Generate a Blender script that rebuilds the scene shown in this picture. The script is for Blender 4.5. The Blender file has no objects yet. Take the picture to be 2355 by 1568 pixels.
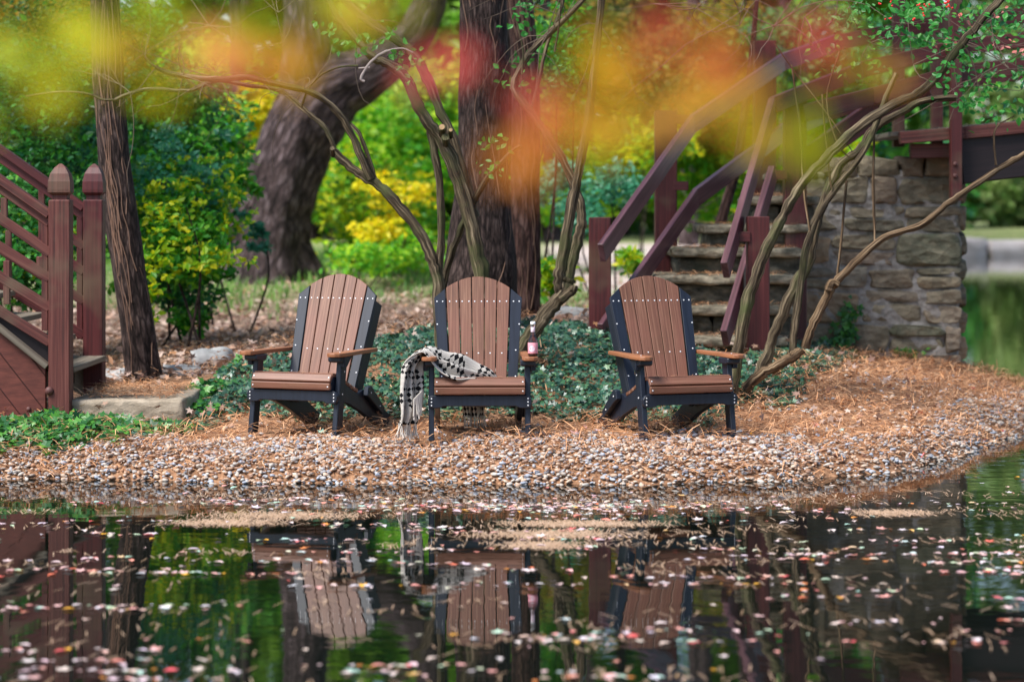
import bpy, bmesh, math, random
import numpy as np
from mathutils import Vector, Matrix
rng = np.random.default_rng(7); random.seed(7)
R = math.radians
sc = bpy.context.scene; COL = sc.collection
# ------------------------------------------------------------------ camera
FP = 5550.0; H = 1.64; V0 = 480.0; W = 2354.0; HH = 1568.0
cam = bpy.data.cameras.new('camera'); co = bpy.data.objects.new('camera', cam); COL.objects.link(co)
co.location = (0, 0, H); co.rotation_euler = (R(90), 0, 0)
cam.sensor_width = 36; cam.lens = 36*FP/W; cam.shift_y = -(HH/2-V0)/W
cam.clip_start = .05; cam.clip_end = 1000
cam.dof.use_dof = True; cam.dof.focus_distance = 15.15; cam.dof.aperture_fstop = 1.8
sc.camera = co
# ------------------------------------------------------------------ light
SUN_EL, SUN_AZ = R(54), R(232)      # azimuth measured clockwise from +Y
world = bpy.data.worlds.new('World'); sc.world = world; world.use_nodes = True
wn = world.node_tree; bg = wn.nodes['Background']
sky = wn.nodes.new('ShaderNodeTexSky'); sky.sky_type = 'NISHITA'; sky.sun_disc = False
sky.sun_elevation = SUN_EL; sky.sun_rotation = SUN_AZ; sky.air_density = 1.0; sky.dust_density = 1.2; sky.ozone_density = 1.0
wn.links.new(sky.outputs[0], bg.inputs[0]); bg.inputs[1].default_value = .105
sl = bpy.data.lights.new('sun', 'SUN'); sl.energy = 3.4; sl.angle = R(22); sl.color = (1, .97, .93)
so = bpy.data.objects.new('sun', sl); COL.objects.link(so)
d = Vector((math.sin(SUN_AZ)*math.cos(SUN_EL), math.cos(SUN_AZ)*math.cos(SUN_EL), math.sin(SUN_EL)))
so.rotation_euler = d.to_track_quat('Z', 'Y').to_euler(); so.location = d*50
sc.view_settings.view_transform = 'Standard'; sc.view_settings.look = 'None'
sc.view_settings.exposure = .85; sc.view_settings.gamma = 1
try:
    sc.cycles.use_denoising = True; sc.cycles.max_bounces = 6; sc.cycles.diffuse_bounces = 3
    sc.cycles.caustics_reflective = False; sc.cycles.caustics_refractive = False; sc.cycles.sample_clamp_indirect = 6
except Exception: pass

def P(u, v, y): return Vector(((u-W/2)*y/FP, y, H-(v-V0)*y/FP))
# ------------------------------------------------------------------ materials
def newmat(name):
    m = bpy.data.materials.new(name); m.use_nodes = True
    nt = m.node_tree; return m, nt, nt.nodes['Principled BSDF'], nt.nodes['Material Output']
def N(nt, t, **k):
    n = nt.nodes.new(t)
    for a, b in k.items(): setattr(n, a, b)
    return n
def L(nt, a, b): nt.links.new(a, b)
def rgba(c): return (c[0], c[1], c[2], 1)
def ramp(nt, fac, stops, interp='LINEAR'):
    r = N(nt, 'ShaderNodeValToRGB'); r.color_ramp.interpolation = interp
    e = r.color_ramp.elements
    while len(e) < len(stops): e.new(.5)
    for i, (p, c) in enumerate(stops): e[i].position = p; e[i].color = rgba(c)
    L(nt, fac, r.inputs[0]); return r.outputs[0]
def coords(nt, kind, scale):
    tc = N(nt, 'ShaderNodeTexCoord'); mp = N(nt, 'ShaderNodeMapping')
    L(nt, tc.outputs[kind], mp.inputs[0]); mp.inputs['Scale'].default_value = scale; return mp.outputs[0]
def noise(nt, vec, scale, detail=4, rough=.6):
    n = N(nt, 'ShaderNodeTexNoise'); n.inputs['Scale'].default_value = scale; n.inputs['Detail'].default_value = detail
    n.inputs['Roughness'].default_value = rough; L(nt, vec, n.inputs['Vector']); return n.outputs[0]
def bump(nt, h, b, strength, dist=.01):
    n = N(nt, 'ShaderNodeBump'); n.inputs['Strength'].default_value = strength; n.inputs['Distance'].default_value = dist
    L(nt, h, n.inputs['Height']); L(nt, n.outputs[0], b.inputs['Normal'])
def mix(nt, fac, a, b, mode='MIX'):
    n = N(nt, 'ShaderNodeMix', data_type='RGBA', blend_type=mode)
    if isinstance(fac, (int, float)): n.inputs[0].default_value = fac
    else: L(nt, fac, n.inputs[0])
    for s, x in ((6, a), (7, b)):
        if isinstance(x, tuple): n.inputs[s].default_value = rgba(x)
        else: L(nt, x, n.inputs[s])
    return n.outputs[2]
def mat_noise(name, stops, scale=(1,1,1), ns=8, kind='Object', rough=.7, bs=.4, bd=.01, spec=.5, second=None, isl=None):
    m, nt, b, o = newmat(name)
    v = coords(nt, kind, scale); h = noise(nt, v, ns, 6)
    c = ramp(nt, h, stops)
    if second:
        h2 = noise(nt, coords(nt, 'Object', (1,1,1)), second[0], 3)
        c = mix(nt, ramp(nt, h2, [(second[2], (0,0,0)), (second[3], (1,1,1))]), c, second[1])
    if isl:
        g = N(nt, 'ShaderNodeNewGeometry'); c = mix(nt, .62, c, ramp(nt, g.outputs['Random Per Island'], isl))
    L(nt, c, b.inputs['Base Color']); b.inputs['Roughness'].default_value = rough
    b.inputs['Specular IOR Level'].default_value = spec
    if bs: bump(nt, h, b, bs, bd)
    return m
def mat_leaf(name, cols, rough=.45, trans=.38, spec=.4, ns=0, c2=None):
    m, nt, b, o = newmat(name)
    g = N(nt, 'ShaderNodeNewGeometry'); n = len(cols)
    c = ramp(nt, g.outputs['Random Per Island'], [(i/max(1, n-1), cc) for i, cc in enumerate(cols)])
    if ns: 
        h = noise(nt, coords(nt, 'Object', (1,1,1)), ns, 2)
        c = mix(nt, ramp(nt, h, [(.42, (0,0,0)), (.62, (1,1,1))]), c, c2)
    L(nt, c, b.inputs['Base Color']); b.inputs['Roughness'].default_value = rough; b.inputs['Specular IOR Level'].default_value = spec
    t = N(nt, 'ShaderNodeBsdfTranslucent'); L(nt, c, t.inputs[0])
    mx = N(nt, 'ShaderNodeMixShader'); mx.inputs[0].default_value = trans
    L(nt, b.outputs[0], mx.inputs[1]); L(nt, t.outputs[0], mx.inputs[2]); L(nt, mx.outputs[0], o.inputs[0])
    return m
def plain(name, c, rough=.5, spec=.5, metal=0):
    m, nt, b, o = newmat(name); b.inputs['Base Color'].default_value = rgba(c); b.inputs['Roughness'].default_value = rough
    b.inputs['Specular IOR Level'].default_value = spec; b.inputs['Metallic'].default_value = metal; return m

M = {}
M['slat'] = mat_noise('brown_lumber', [(.28, (.045,.018,.010)), (.5, (.15,.066,.034)), (.72, (.31,.17,.105))], (95, 1.8, 1), 1, 'UV', .5, .5, .002, second=(2.5, (.24,.09,.06), .3, .9))
M['arm'] = mat_noise('armrest_lumber', [(.3, (.24,.088,.036)), (.7, (.40,.165,.075))], (40, 2, 1), 1, 'UV', .42, .25, .001)
M['black'] = mat_noise('black_lumber', [(.3, (.007,.010,.018)), (.7, (.016,.022,.038))], (60, 3, 1), 1, 'UV', .42, .15, .001, spec=.4)  # bluish sky reflection is put into the black base colour
M['screw'] = plain('steel_screw', (.85,.86,.88), .3, .6)
M['maroon'] = mat_noise('maroon_stained_wood', [(.3, (.035,.006,.006)), (.55, (.088,.014,.014)), (.75, (.14,.032,.03))], (45, 1.3, 1), 1, 'UV', .5, .4, .003, second=(1.8, (.13,.085,.05), .52, .72))
M['maroon_l'] = mat_noise('faded_maroon_wood', [(.3, (.035,.009,.007)), (.5, (.105,.024,.018)), (.72, (.20,.07,.052))], (55, 1.2, 1), 1, 'UV', .62, .5, .003, second=(2.2, (.14,.10,.06), .5, .75))
M['greywood'] = mat_noise('weathered_wood', [(.3, (.09,.07,.05)), (.7, (.24,.2,.15))], (50, 1.5, 1), 1, 'UV', .7, .5, .003)
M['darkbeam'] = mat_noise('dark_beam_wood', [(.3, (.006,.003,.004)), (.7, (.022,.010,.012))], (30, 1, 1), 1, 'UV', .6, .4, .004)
M['rail_sheen'] = mat_noise('sky_sheen_rail', [(.3, (.045,.014,.020)), (.5, (.12,.043,.054)), (.72, (.20,.095,.105))], (45,1.3,1), 1, 'UV', .38, .3, .003, spec=.7)  # maroon wood with the purple sheen of the sky painted into its colour
M['rust'] = plain('rusty_bolt', (.10,.035,.03), .6)
def mat_bark(name, stops, su, sv, bs, bd, green=None):
    m, nt, b, o = newmat(name)
    v = coords(nt, 'UV', (su, sv, 1)); h = noise(nt, v, 1, 6, .65)
    vo = N(nt, 'ShaderNodeTexVoronoi', feature='DISTANCE_TO_EDGE'); vo.inputs['Scale'].default_value = 1; vv = coords(nt, 'UV', (su*1.1, sv*.9, 1)); nz = N(nt, 'ShaderNodeMix', data_type='RGBA'); nz.inputs[0].default_value = .25; L(nt, vv, nz.inputs[6]); nn = N(nt, 'ShaderNodeTexNoise'); nn.inputs['Scale'].default_value = 2; L(nt, vv, nn.inputs['Vector']); L(nt, nn.outputs['Color'], nz.inputs[7]); L(nt, nz.outputs[2], vo.inputs['Vector'])
    ck = ramp(nt, vo.outputs['Distance'], [(.0,(.22,.2,.2)), (.16,(1,1,1))])
    c = mix(nt, 1.0, ramp(nt, h, stops), ck, 'MULTIPLY')
    h2 = noise(nt, coords(nt, 'Object', (1,1,1)), 3.0, 4)
    if green: c = mix(nt, ramp(nt, h2, [(.5, (0,0,0)), (.68, (1,1,1))]), c, green)
    L(nt, c, b.inputs['Base Color']); b.inputs['Roughness'].default_value = .85; b.inputs['Specular IOR Level'].default_value = .25
    bump(nt, h, b, bs, bd); return m
M['bark'] = mat_bark('furrowed_bark', [(.32, (.010,.007,.006)), (.5, (.06,.038,.032)), (.7, (.17,.12,.105))], 26, 8, 1, .02)
M['bark_red'] = mat_bark('red_brown_bark', [(.3, (.02,.010,.008)), (.5, (.10,.05,.04)), (.7, (.21,.13,.11))], 20, 6, 1, .02)
M['bark_grey'] = mat_bark('grey_old_bark', [(.3, (.012,.008,.008)), (.5, (.07,.046,.045)), (.72, (.25,.19,.20))], 9, 3.6, 1, .05)
M['stem'] = mat_bark('stringy_shrub_bark', [(.32, (.02,.014,.008)), (.5, (.12,.088,.052)), (.68, (.33,.255,.165))], 50, 3.5, 1, .006, (.075,.085,.03))
M['stem_pale'] = mat_bark('pale_shrub_bark', [(.32, (.035,.02,.01)), (.5, (.19,.12,.065)), (.68, (.40,.29,.18))], 50, 3, 1, .006)
M['twig'] = plain('dry_twig', (.14,.10,.07), .8)
M['cut'] = mat_noise('cut_wood', [(.3,(.35,.2,.09)),(.7,(.55,.36,.18))], (1,1,1), 40)
G_dark = [(.010,.06,.018), (.03,.19,.03), (.06,.34,.035), (.02,.14,.05), (.15,.44,.03), (.03,.17,.12)]
G_mid = [(.02,.15,.012), (.06,.36,.018), (.14,.50,.02), (.04,.25,.04), (.32,.58,.02)]
G_teal = [(.01,.14,.07), (.03,.26,.12), (.10,.40,.24), (.02,.17,.05)]
YG = [(.20,.48,.01), (.45,.62,.01), (.78,.68,.01), (.10,.38,.02), (.06,.26,.02), (.28,.56,.01), (.66,.62,.01), (.12,.42,.02)]
YEL = [(.80,.66,.01), (.88,.76,.01), (.60,.62,.01), (.85,.55,.01)]
OLI = [(.16,.26,.03), (.40,.34,.03), (.10,.22,.04), (.55,.30,.03), (.22,.36,.03)]
M['lf_dark'] = mat_leaf('dark_green_leaves', G_dark)
M['lf_mid'] = mat_leaf('mid_green_leaves', G_mid)
M['lf_teal'] = mat_leaf('bluish_green_leaves', G_teal, spec=.7)
M['lf_yg'] = mat_leaf('yellow_green_leaves', YG, trans=.5)
M['lf_lime'] = mat_leaf('lime_leaves', [(.10,.44,.02), (.26,.60,.02), (.50,.70,.02), (.06,.30,.02), (.16,.52,.03)], trans=.5)
M['lf_pale'] = mat_leaf('pale_green_leaves', [(.14,.28,.06), (.28,.42,.12), (.38,.45,.16), (.12,.24,.06)], trans=.4)
M['lf_yel'] = mat_leaf('yellow_leaves', YEL, trans=.5)
M['lf_oli'] = mat_leaf('olive_autumn_leaves', OLI, trans=.5)
M['lf_wood'] = mat_leaf('woodland_leaves', G_dark+G_mid, ns=.16, c2=(.26,.44,.03))
M['lf_fresh'] = mat_leaf('fresh_green_leaves', [(.03,.20,.03), (.07,.34,.05), (.05,.27,.07)], trans=.4)
M['ivy'] = mat_leaf('ivy_leaves', [(.010,.045,.026), (.02,.08,.045), (.04,.13,.08), (.016,.065,.045), (.08,.19,.11), (.03,.11,.04), (.12,.24,.10)], rough=.38, trans=.12, spec=.6)
M['ivy_b'] = mat_leaf('bright_ivy_leaves', [(.012,.08,.025), (.03,.15,.03), (.09,.30,.03), (.02,.11,.035)], rough=.4, trans=.2, spec=.5)
M['maple_y'] = mat_leaf('maple_yellow_green', [(.55,.66,.01), (.75,.72,.01), (.42,.58,.02), (.80,.70,.02)], rough=.5, trans=.6, spec=.2)
M['maple_r'] = mat_leaf('maple_red_orange', [(.90,.22,.06), (.90,.14,.10), (.90,.36,.03), (.88,.10,.10), (.90,.26,.20)], rough=.5, trans=.6, spec=.2)
M['maple_o'] = mat_leaf('maple_orange', [(.92,.48,.02), (.85,.60,.02), (.90,.36,.10), (.90,.62,.03)], rough=.5, trans=.6, spec=.2)
M['float'] = mat_leaf('leaf_colours_with_sky', [(.80,.66,.66), (.85,.26,.18), (.85,.78,.80), (.84,.52,.48), (.88,.78,.74), (.88,.46,.04), (.75,.10,.12), (.76,.58,.46), (.86,.76,.78), (.84,.50,.56), (.62,.72,.45), (.50,.76,.62), (.84,.72,.82), (.88,.34,.24), (.80,.66,.56)], trans=.1)  # leaf reds and oranges, plus sky reflection painted as pale pinks and whites
M['needle'] = mat_leaf('dry_pine_needles', [(.30,.12,.05), (.60,.27,.11), (.82,.48,.27), (.22,.10,.055), (.66,.33,.16), (.75,.42,.22)], rough=.7, trans=.1)
M['needle_w'] = mat_leaf('floating_pine_needles', [(.55,.36,.22), (.68,.48,.34), (.44,.27,.15), (.64,.42,.28)], rough=.7, trans=.1)
M['litter'] = mat_leaf('fallen_dry_leaves', [(.26,.15,.10), (.42,.28,.21), (.60,.46,.38), (.20,.10,.07), (.50,.36,.30), (.45,.22,.10)], rough=.8, trans=.1)
M['grass'] = mat_leaf('grass_blades', [(.07,.20,.03), (.14,.32,.05), (.22,.38,.08), (.10,.25,.06)], trans=.3)
M['berry'] = plain('red_berry', (.75,.02,.015), .25)
PEB = [(0,(.56,.38,.27)), (.10,(.54,.48,.42)), (.28,(.46,.25,.15)), (.36,(.44,.45,.48)), (.50,(.58,.40,.28)), (.58,(.60,.56,.51)), (.72,(.34,.21,.15)), (.78,(.44,.49,.58)), (.9,(.66,.50,.38))]
m, nt, b, o = newmat('river_pebbles'); g = N(nt, 'ShaderNodeNewGeometry')
c = ramp(nt, g.outputs['Random Per Island'], PEB, 'CONSTANT'); h = noise(nt, coords(nt, 'Object', (1,1,1)), 60, 4)
L(nt, mix(nt, .35, c, ramp(nt, h, [(.3,(.5,.4,.32)), (.7,(1,.95,.9))]), 'MULTIPLY'), b.inputs['Base Color']); b.inputs['Roughness'].default_value = .55; M['pebble'] = m
STONE = [(0,(.24,.20,.145)), (.2,(.34,.28,.19)), (.4,(.12,.12,.09)), (.55,(.44,.30,.19)), (.7,(.28,.255,.21)), (.85,(.28,.19,.14)), (1,(.13,.15,.10))]
M['stone'] = mat_noise('fieldstone', [(.34,(.055,.046,.03)), (.5,(.25,.205,.14)), (.66,(.54,.43,.29))], (1,1,1.8), 9, 'Object', .85, .8, .02, .25, (1.7, (.07,.085,.045), .52, .70), STONE)
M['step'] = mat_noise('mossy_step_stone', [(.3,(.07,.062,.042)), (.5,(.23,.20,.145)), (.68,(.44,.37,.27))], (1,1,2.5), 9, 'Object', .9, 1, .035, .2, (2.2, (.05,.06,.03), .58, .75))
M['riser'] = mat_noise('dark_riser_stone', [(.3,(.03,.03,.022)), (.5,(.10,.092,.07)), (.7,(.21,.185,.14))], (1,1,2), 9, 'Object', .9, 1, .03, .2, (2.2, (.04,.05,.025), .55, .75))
M['slab'] = mat_noise('slab_stone', [(.3,(.22,.18,.13)), (.5,(.38,.31,.23)), (.72,(.50,.42,.32))], (1,1,2), 7, 'Object', .85, .7, .015, .25)
M['mortar'] = mat_noise('mortar', [(.3,(.18,.16,.14)), (.7,(.44,.40,.36))], (1,1,1), 14, 'Object', .9, 1, .02)
M['rock'] = mat_noise('pale_rock', [(.3,(.22,.22,.22)), (.7,(.48,.47,.46))], (1,1,1), 5, 'Object', .85, .7, .03)
M['pale_wall'] = mat_noise('pale_bank_stone', [(.3,(.48,.38,.32)), (.7,(.82,.74,.70))], (1,1,1), 1.5, 'Object', .85, .3, .03)
M['path'] = mat_noise('gravel_path', [(.3,(.42,.34,.30)), (.7,(.62,.53,.48))], (1,1,1), 3, 'Object', .9, .2, .01)

for nm_, ds in (('stone', .03), ('step', .02), ('riser', .02), ('slab', .012), ('mortar', .02)):
    m = M[nm_]; nt = m.node_tree; b = nt.nodes['Principled BSDF']; v = coords(nt, 'Object', (1, 1, 1.4)); a1 = noise(nt, v, 14, 8, .7)
    vo = N(nt, 'ShaderNodeTexVoronoi'); vo.inputs['Scale'].default_value = 11; L(nt, v, vo.inputs['Vector'])
    ad = N(nt, 'ShaderNodeMath', operation='ADD'); L(nt, a1, ad.inputs[0]); L(nt, vo.outputs['Distance'], ad.inputs[1]); bump(nt, ad.outputs[0], b, 1, ds)
# panel with diagonal boards
m, nt, b, o = newmat('diagonal_board_panel')
tc = N(nt, 'ShaderNodeTexCoord'); mp = N(nt, 'ShaderNodeMapping'); L(nt, tc.outputs['UV'], mp.inputs[0]); mp.inputs['Rotation'].default_value = (0, 0, R(-38)); mp.inputs['Scale'].default_value = (7, 7, 1)
sx = N(nt, 'ShaderNodeSeparateXYZ'); L(nt, mp.outputs[0], sx.inputs[0])
fr = N(nt, 'ShaderNodeMath', operation='FRACT'); L(nt, sx.outputs[0], fr.inputs[0])
gr = ramp(nt, fr.outputs[0], [(0,(0,0,0)), (.035,(1,1,1)), (.965,(1,1,1)), (1,(0,0,0))])
h = noise(nt, coords(nt, 'UV', (8,30,1)), 1, 5)
c = ramp(nt, h, [(.3,(.08,.018,.012)), (.7,(.17,.045,.03))]); L(nt, mix(nt, gr, (.02,.006,.005), c), b.inputs['Base Color'])
b.inputs['Roughness'].default_value = .6; bump(nt, gr, b, .6, .01); M['panel'] = m
# water
m, nt, b, o = newmat('pond_water'); b.inputs['Base Color'].default_value = (.004,.006,.004,1); b.inputs['Roughness'].default_value = .015
b.inputs['IOR'].default_value = 1.5; b.inputs['Specular IOR Level'].default_value = .7
v = coords(nt, 'Object', (.9, 2.2, 1)); h = noise(nt, v, 2.2, 3, .5); bump(nt, h, b, .022, .05); M['water'] = m
# ground: attribute 'zone' = r gravel/needles, g grass, b path
m, nt, b, o = newmat('ground'); at = N(nt, 'ShaderNodeAttribute', attribute_name='zone'); sp = N(nt, 'ShaderNodeSeparateColor'); L(nt, at.outputs[0], sp.inputs[0])
v = coords(nt, 'Object', (1,1,1)); n1 = noise(nt, v, 30, 6); n2 = noise(nt, v, 6, 4)
soil = ramp(nt, n1, [(.3,(.05,.03,.02)), (.5,(.17,.11,.07)), (.7,(.36,.25,.18))])
nd = ramp(nt, n1, [(.3,(.09,.04,.02)), (.5,(.30,.15,.075)), (.7,(.52,.30,.17))])
gs = ramp(nt, n2, [(.3,(.12,.17,.04)), (.5,(.22,.30,.08)), (.7,(.34,.34,.16))])
pa = ramp(nt, n2, [(.3,(.40,.32,.28)), (.7,(.60,.50,.45))])
c = mix(nt, sp.outputs[0], soil, nd); c = mix(nt, sp.outputs[1], c, gs); c = mix(nt, sp.outputs[2], c, pa)
L(nt, c, b.inputs['Base Color']); b.inputs['Roughness'].default_value = .95; bump(nt, n1, b, .8, .02); M['ground'] = m
# throw
m, nt, b, o = newmat('woven_throw')
tc = N(nt, 'ShaderNodeTexCoord'); mp = N(nt, 'ShaderNodeMapping'); L(nt, tc.outputs['UV'], mp.inputs[0]); mp.inputs['Rotation'].default_value = (0,0,R(45))
ch = N(nt, 'ShaderNodeTexChecker'); ch.inputs['Scale'].default_value = 40; L(nt, mp.outputs[0], ch.inputs[0])
mp2 = N(nt, 'ShaderNodeMapping'); L(nt, tc.outputs['UV'], mp2.inputs[0]); mp2.inputs['Rotation'].default_value = (0,0,R(45)); mp2.inputs['Scale'].default_value = (7.5,7.5,1)
s2 = N(nt, 'ShaderNodeSeparateXYZ'); L(nt, mp2.outputs[0], s2.inputs[0])
def tri(sock):
    f = N(nt, 'ShaderNodeMath', operation='FRACT'); L(nt, sock, f.inputs[0]); g2 = N(nt, 'ShaderNodeMath', operation='LESS_THAN'); L(nt, f.outputs[0], g2.inputs[0]); g2.inputs[1].default_value = .33; return g2.outputs[0]
mx_ = N(nt, 'ShaderNodeMath', operation='MAXIMUM'); L(nt, tri(s2.outputs[0]), mx_.inputs[0]); L(nt, tri(s2.outputs[1]), mx_.inputs[1])
pr = N(nt, 'ShaderNodeMath', operation='MULTIPLY'); L(nt, mx_.outputs[0], pr.inputs[0]); L(nt, ch.outputs['Fac'], pr.inputs[1])
wv = N(nt, 'ShaderNodeTexWave', bands_direction='Y'); wv.inputs['Scale'].default_value = 42; L(nt, tc.outputs['UV'], wv.inputs[0])
base = ramp(nt, wv.outputs['Fac'], [(.10,(.20,.18,.17)), (.28,(.72,.67,.60))])
L(nt, mix(nt, pr.outputs[0], base, (.012,.012,.014)), b.inputs['Base Color']); b.inputs['Roughness'].default_value = .95; b.inputs['Specular IOR Level'].default_value = .1
bump(nt, wv.outputs['Fac'], b, .5, .004); M['throw'] = m
M['fringe'] = plain('cream_yarn', (.62,.57,.51), .95, .1)
m, nt, b, o = newmat('clear_glass'); b.inputs['Base Color'].default_value = (.95,.85,.86,1); b.inputs['Transmission Weight'].default_value = 1; b.inputs['Roughness'].default_value = .03; b.inputs['IOR'].default_value = 1.45; M['glass'] = m
m, nt, b, o = newmat('rose_drink'); b.inputs['Base Color'].default_value = (1,.68,.68,1); b.inputs['Transmission Weight'].default_value = .55; b.inputs['Roughness'].default_value = .05; b.inputs['IOR'].default_value = 1.33; M['drink'] = m
M['label'] = plain('pink_label', (.88,.34,.40), .5); M['label_w'] = plain('pale_label_disc', (.85,.66,.74), .5); M['cap'] = plain('white_cap', (.85,.85,.85), .35)

# ------------------------------------------------------------------ mesh helpers
class MB:
    def __init__(s): s.V = []; s.F = []; s.U = []; s.MI = []; s.S = []
    def add(s, v, f, uv=None, mi=0, smooth=False):
        n = len(s.V); s.V += [tuple(a) for a in v]; s.U += (list(uv) if uv is not None else [(a[0], a[2]) for a in v])
        s.F += [tuple(i+n for i in q) for q in f]; s.MI += [mi]*len(f); s.S += [smooth]*len(f)
    def prism(s, outline, t, Mx=Matrix(), bev=.003, mi=0, seg=1):
        bm = bmesh.new(); vs = [bm.verts.new((x, y, 0)) for x, y in outline]
        f = bm.faces.new(vs); r = bmesh.ops.extrude_face_region(bm, geom=[f])
        for g in r['geom']:
            if isinstance(g, bmesh.types.BMVert): g.co.z = t
        bmesh.ops.recalc_face_normals(bm, faces=bm.faces[:])
        if bev: bmesh.ops.bevel(bm, geom=bm.edges[:], offset=bev, segments=seg, affect='EDGES', profile=.5, clamp_overlap=True)
        bm.verts.index_update()
        o_ = random.random()*3
        s.add([Mx @ v.co for v in bm.verts], [[v.index for v in f.verts] for f in bm.faces], [(v.co.x+v.co.z+o_, v.co.y+o_*3) for v in bm.verts], mi)
        bm.free()
    def beam(s, a, b, w, h, up=Vector((0,0,1)), bev=.004, mi=0):   # w across, h along 'up'
        a = Vector(a); b = Vector(b); y = (b-a); l = y.length; y.normalize(); x = y.cross(up); x.normalize(); z = x.cross(y)
        Mx = Matrix((( x.x, y.x, z.x, a.x), (x.y, y.y, z.y, a.y), (x.z, y.z, z.z, a.z), (0,0,0,1)))
        s.prism([(-w/2, 0), (w/2, 0), (w/2, l), (-w/2, l)], h, Mx @ Matrix.Translation((0, 0, -h/2)), bev, mi)
    def tube(s, pts, rad, seg=10, mi=0, flute=0, nf=6, sub=4, cap=True, jit=0, seed=0, kink=0):
        rr = np.random.default_rng(seed+11)
        pts = [Vector(p) for p in pts]; n = len(pts)
        if isinstance(rad, (int, float)): rad = [rad]*n
        Q = []; RR = []
        for i in range(n-1):
            p0 = pts[max(0, i-1)]; p1 = pts[i]; p2 = pts[i+1]; p3 = pts[min(n-1, i+2)]
            for k in range(sub):
                t = k/sub; Q.append(.5*((2*p1)+(p2-p0)*t+(2*p0-5*p1+4*p2-p3)*t*t+(3*p1-p0-3*p2+p3)*t**3)); RR.append(rad[i]*(1-t)+rad[i+1]*t)
        Q.append(pts[-1]); RR.append(rad[-1])
        if kink:
            for i in range(2, len(Q)-1, 1): Q[i] = Q[i]+Vector(rr.normal(size=3))*RR[i]*kink; RR[i] *= 1+.07*rr.normal()
        V = []; U = []; F = []; l = 0; ph = rr.random()*6; ph2 = rr.random(4)*6
        ref = Vector((0, 1, 0))
        for i, q in enumerate(Q):
            tg = (Q[min(i+1, len(Q)-1)]-Q[max(i-1, 0)]); 
            if tg.length < 1e-6: tg = Vector((0,0,1))
            tg.normalize()
            b_ = ref - tg*ref.dot(tg)
            if b_.length < .1: b_ = Vector((0,0,1)) - tg*tg.z
            b_.normalize(); a_ = tg.cross(b_)
            if i: l += (q-Q[i-1]).length
            for k in range(seg+1):
                th = 2*math.pi*k/seg
                r = RR[i]*(1+flute*math.sin(nf*th+ph+l*1.5)+flute*.6*math.sin((nf*2-1)*th+ph2[0]-l*2.2))
                if jit: r *= 1+jit*math.sin(l*5+ph2[1]+2*th)*.5+jit*math.sin(l*13+ph2[2]-th)*.5
                V.append(q+b_*math.cos(th)*r+a_*math.sin(th)*r); U.append((k/seg*2*math.pi*max(RR[0], .004), l))
        w = seg+1
        for i in range(len(Q)-1):
            for k in range(seg): F.append((i*w+k, i*w+k+1, (i+1)*w+k+1, (i+1)*w+k))
        s.add(V, F, U, mi, True)
        if cap:
            for i in (0, len(Q)-1): s.add([V[i*w+k] for k in range(seg)], [tuple(range(seg))], [U[i*w+k] for k in range(seg)], mi, False)
    def lathe(s, prof, c=(0,0,0), seg=16, mi=0, sx=1, sy=1):
        V = []; F = []; n = len(prof)
        for r, z in prof:
            for k in range(seg): a = 2*math.pi*k/seg; V.append((c[0]+r*math.cos(a)*sx, c[1]+r*math.sin(a)*sy, c[2]+z))
        for i in range(n-1):
            for k in range(seg): F.append((i*seg+k, i*seg+(k+1)%seg, (i+1)*seg+(k+1)%seg, (i+1)*seg+k))
        F.append(tuple(range(seg))[::-1]); F.append(tuple((n-1)*seg+k for k in range(seg))); s.add(V, F, None, mi, True)
    def build(s, name, mats, parent=None, org=(0,0,0)):
        me = bpy.data.meshes.new(name); ox, oy, oz = org
        me.from_pydata([(a[0]-ox, a[1]-oy, a[2]-oz) for a in s.V], [], s.F)
        uv = me.uv_layers.new(name='UVMap'); vi = np.empty(len(me.loops), dtype=np.int32); me.loops.foreach_get('vertex_index', vi)
        uv.data.foreach_set('uv', np.array(s.U, dtype=np.float32)[vi].ravel())
        me.polygons.foreach_set('material_index', s.MI); me.polygons.foreach_set('use_smooth', s.S)
        for m_ in (mats if isinstance(mats, (list, tuple)) else [mats]): me.materials.append(m_)
        o_ = bpy.data.objects.new(name, me); COL.objects.link(o_)
        if parent: o_.parent = parent
        else: o_.location = org
        return o_
def tag(o_, label=None, cat=None, group=None, kind=None):
    if label: o_['label'] = label
    if cat: o_['category'] = cat
    if group: o_['group'] = group
    if kind: o_['kind'] = kind
    return o_
def thing(name, label, cat, loc, rz=0, group=None):
    e = bpy.data.objects.new(name, None); e.empty_display_size = .2; COL.objects.link(e); e.location = loc; e.rotation_euler = (0,0,rz)
    return tag(e, label, cat, group)
def npmesh(name, V, faces_tmpl, nv, mat, smooth=False, parent=None, org=(0,0,0)):
    """V: (n, nv, 3) copies of a template with faces_tmpl"""
    n = V.shape[0]; V = V - np.array(org)
    me = bpy.data.meshes.new(name); me.vertices.add(n*nv); me.vertices.foreach_set('co', V.astype(np.float32).ravel())
    ls = np.array([len(f) for f in faces_tmpl]); flat = np.concatenate([np.array(f) for f in faces_tmpl]); k = len(flat)
    idx = (flat[None, :]+(np.arange(n)*nv)[:, None]).ravel(); me.loops.add(n*k); me.loops.foreach_set('vertex_index', idx.astype(np.int32))
    tot = np.tile(ls, n); st = np.concatenate([[0], np.cumsum(tot)[:-1]]); me.polygons.add(len(tot))
    me.polygons.foreach_set('loop_start', st.astype(np.int32)); me.polygons.foreach_set('loop_total', tot.astype(np.int32))
    me.polygons.foreach_set('use_smooth', np.full(len(tot), smooth)); me.update(calc_edges=True); me.validate(); me.materials.append(mat)
    o_ = bpy.data.objects.new(name, me); COL.objects.link(o_)
    if parent: o_.parent = parent
    else: o_.location = org
    return o_
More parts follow.
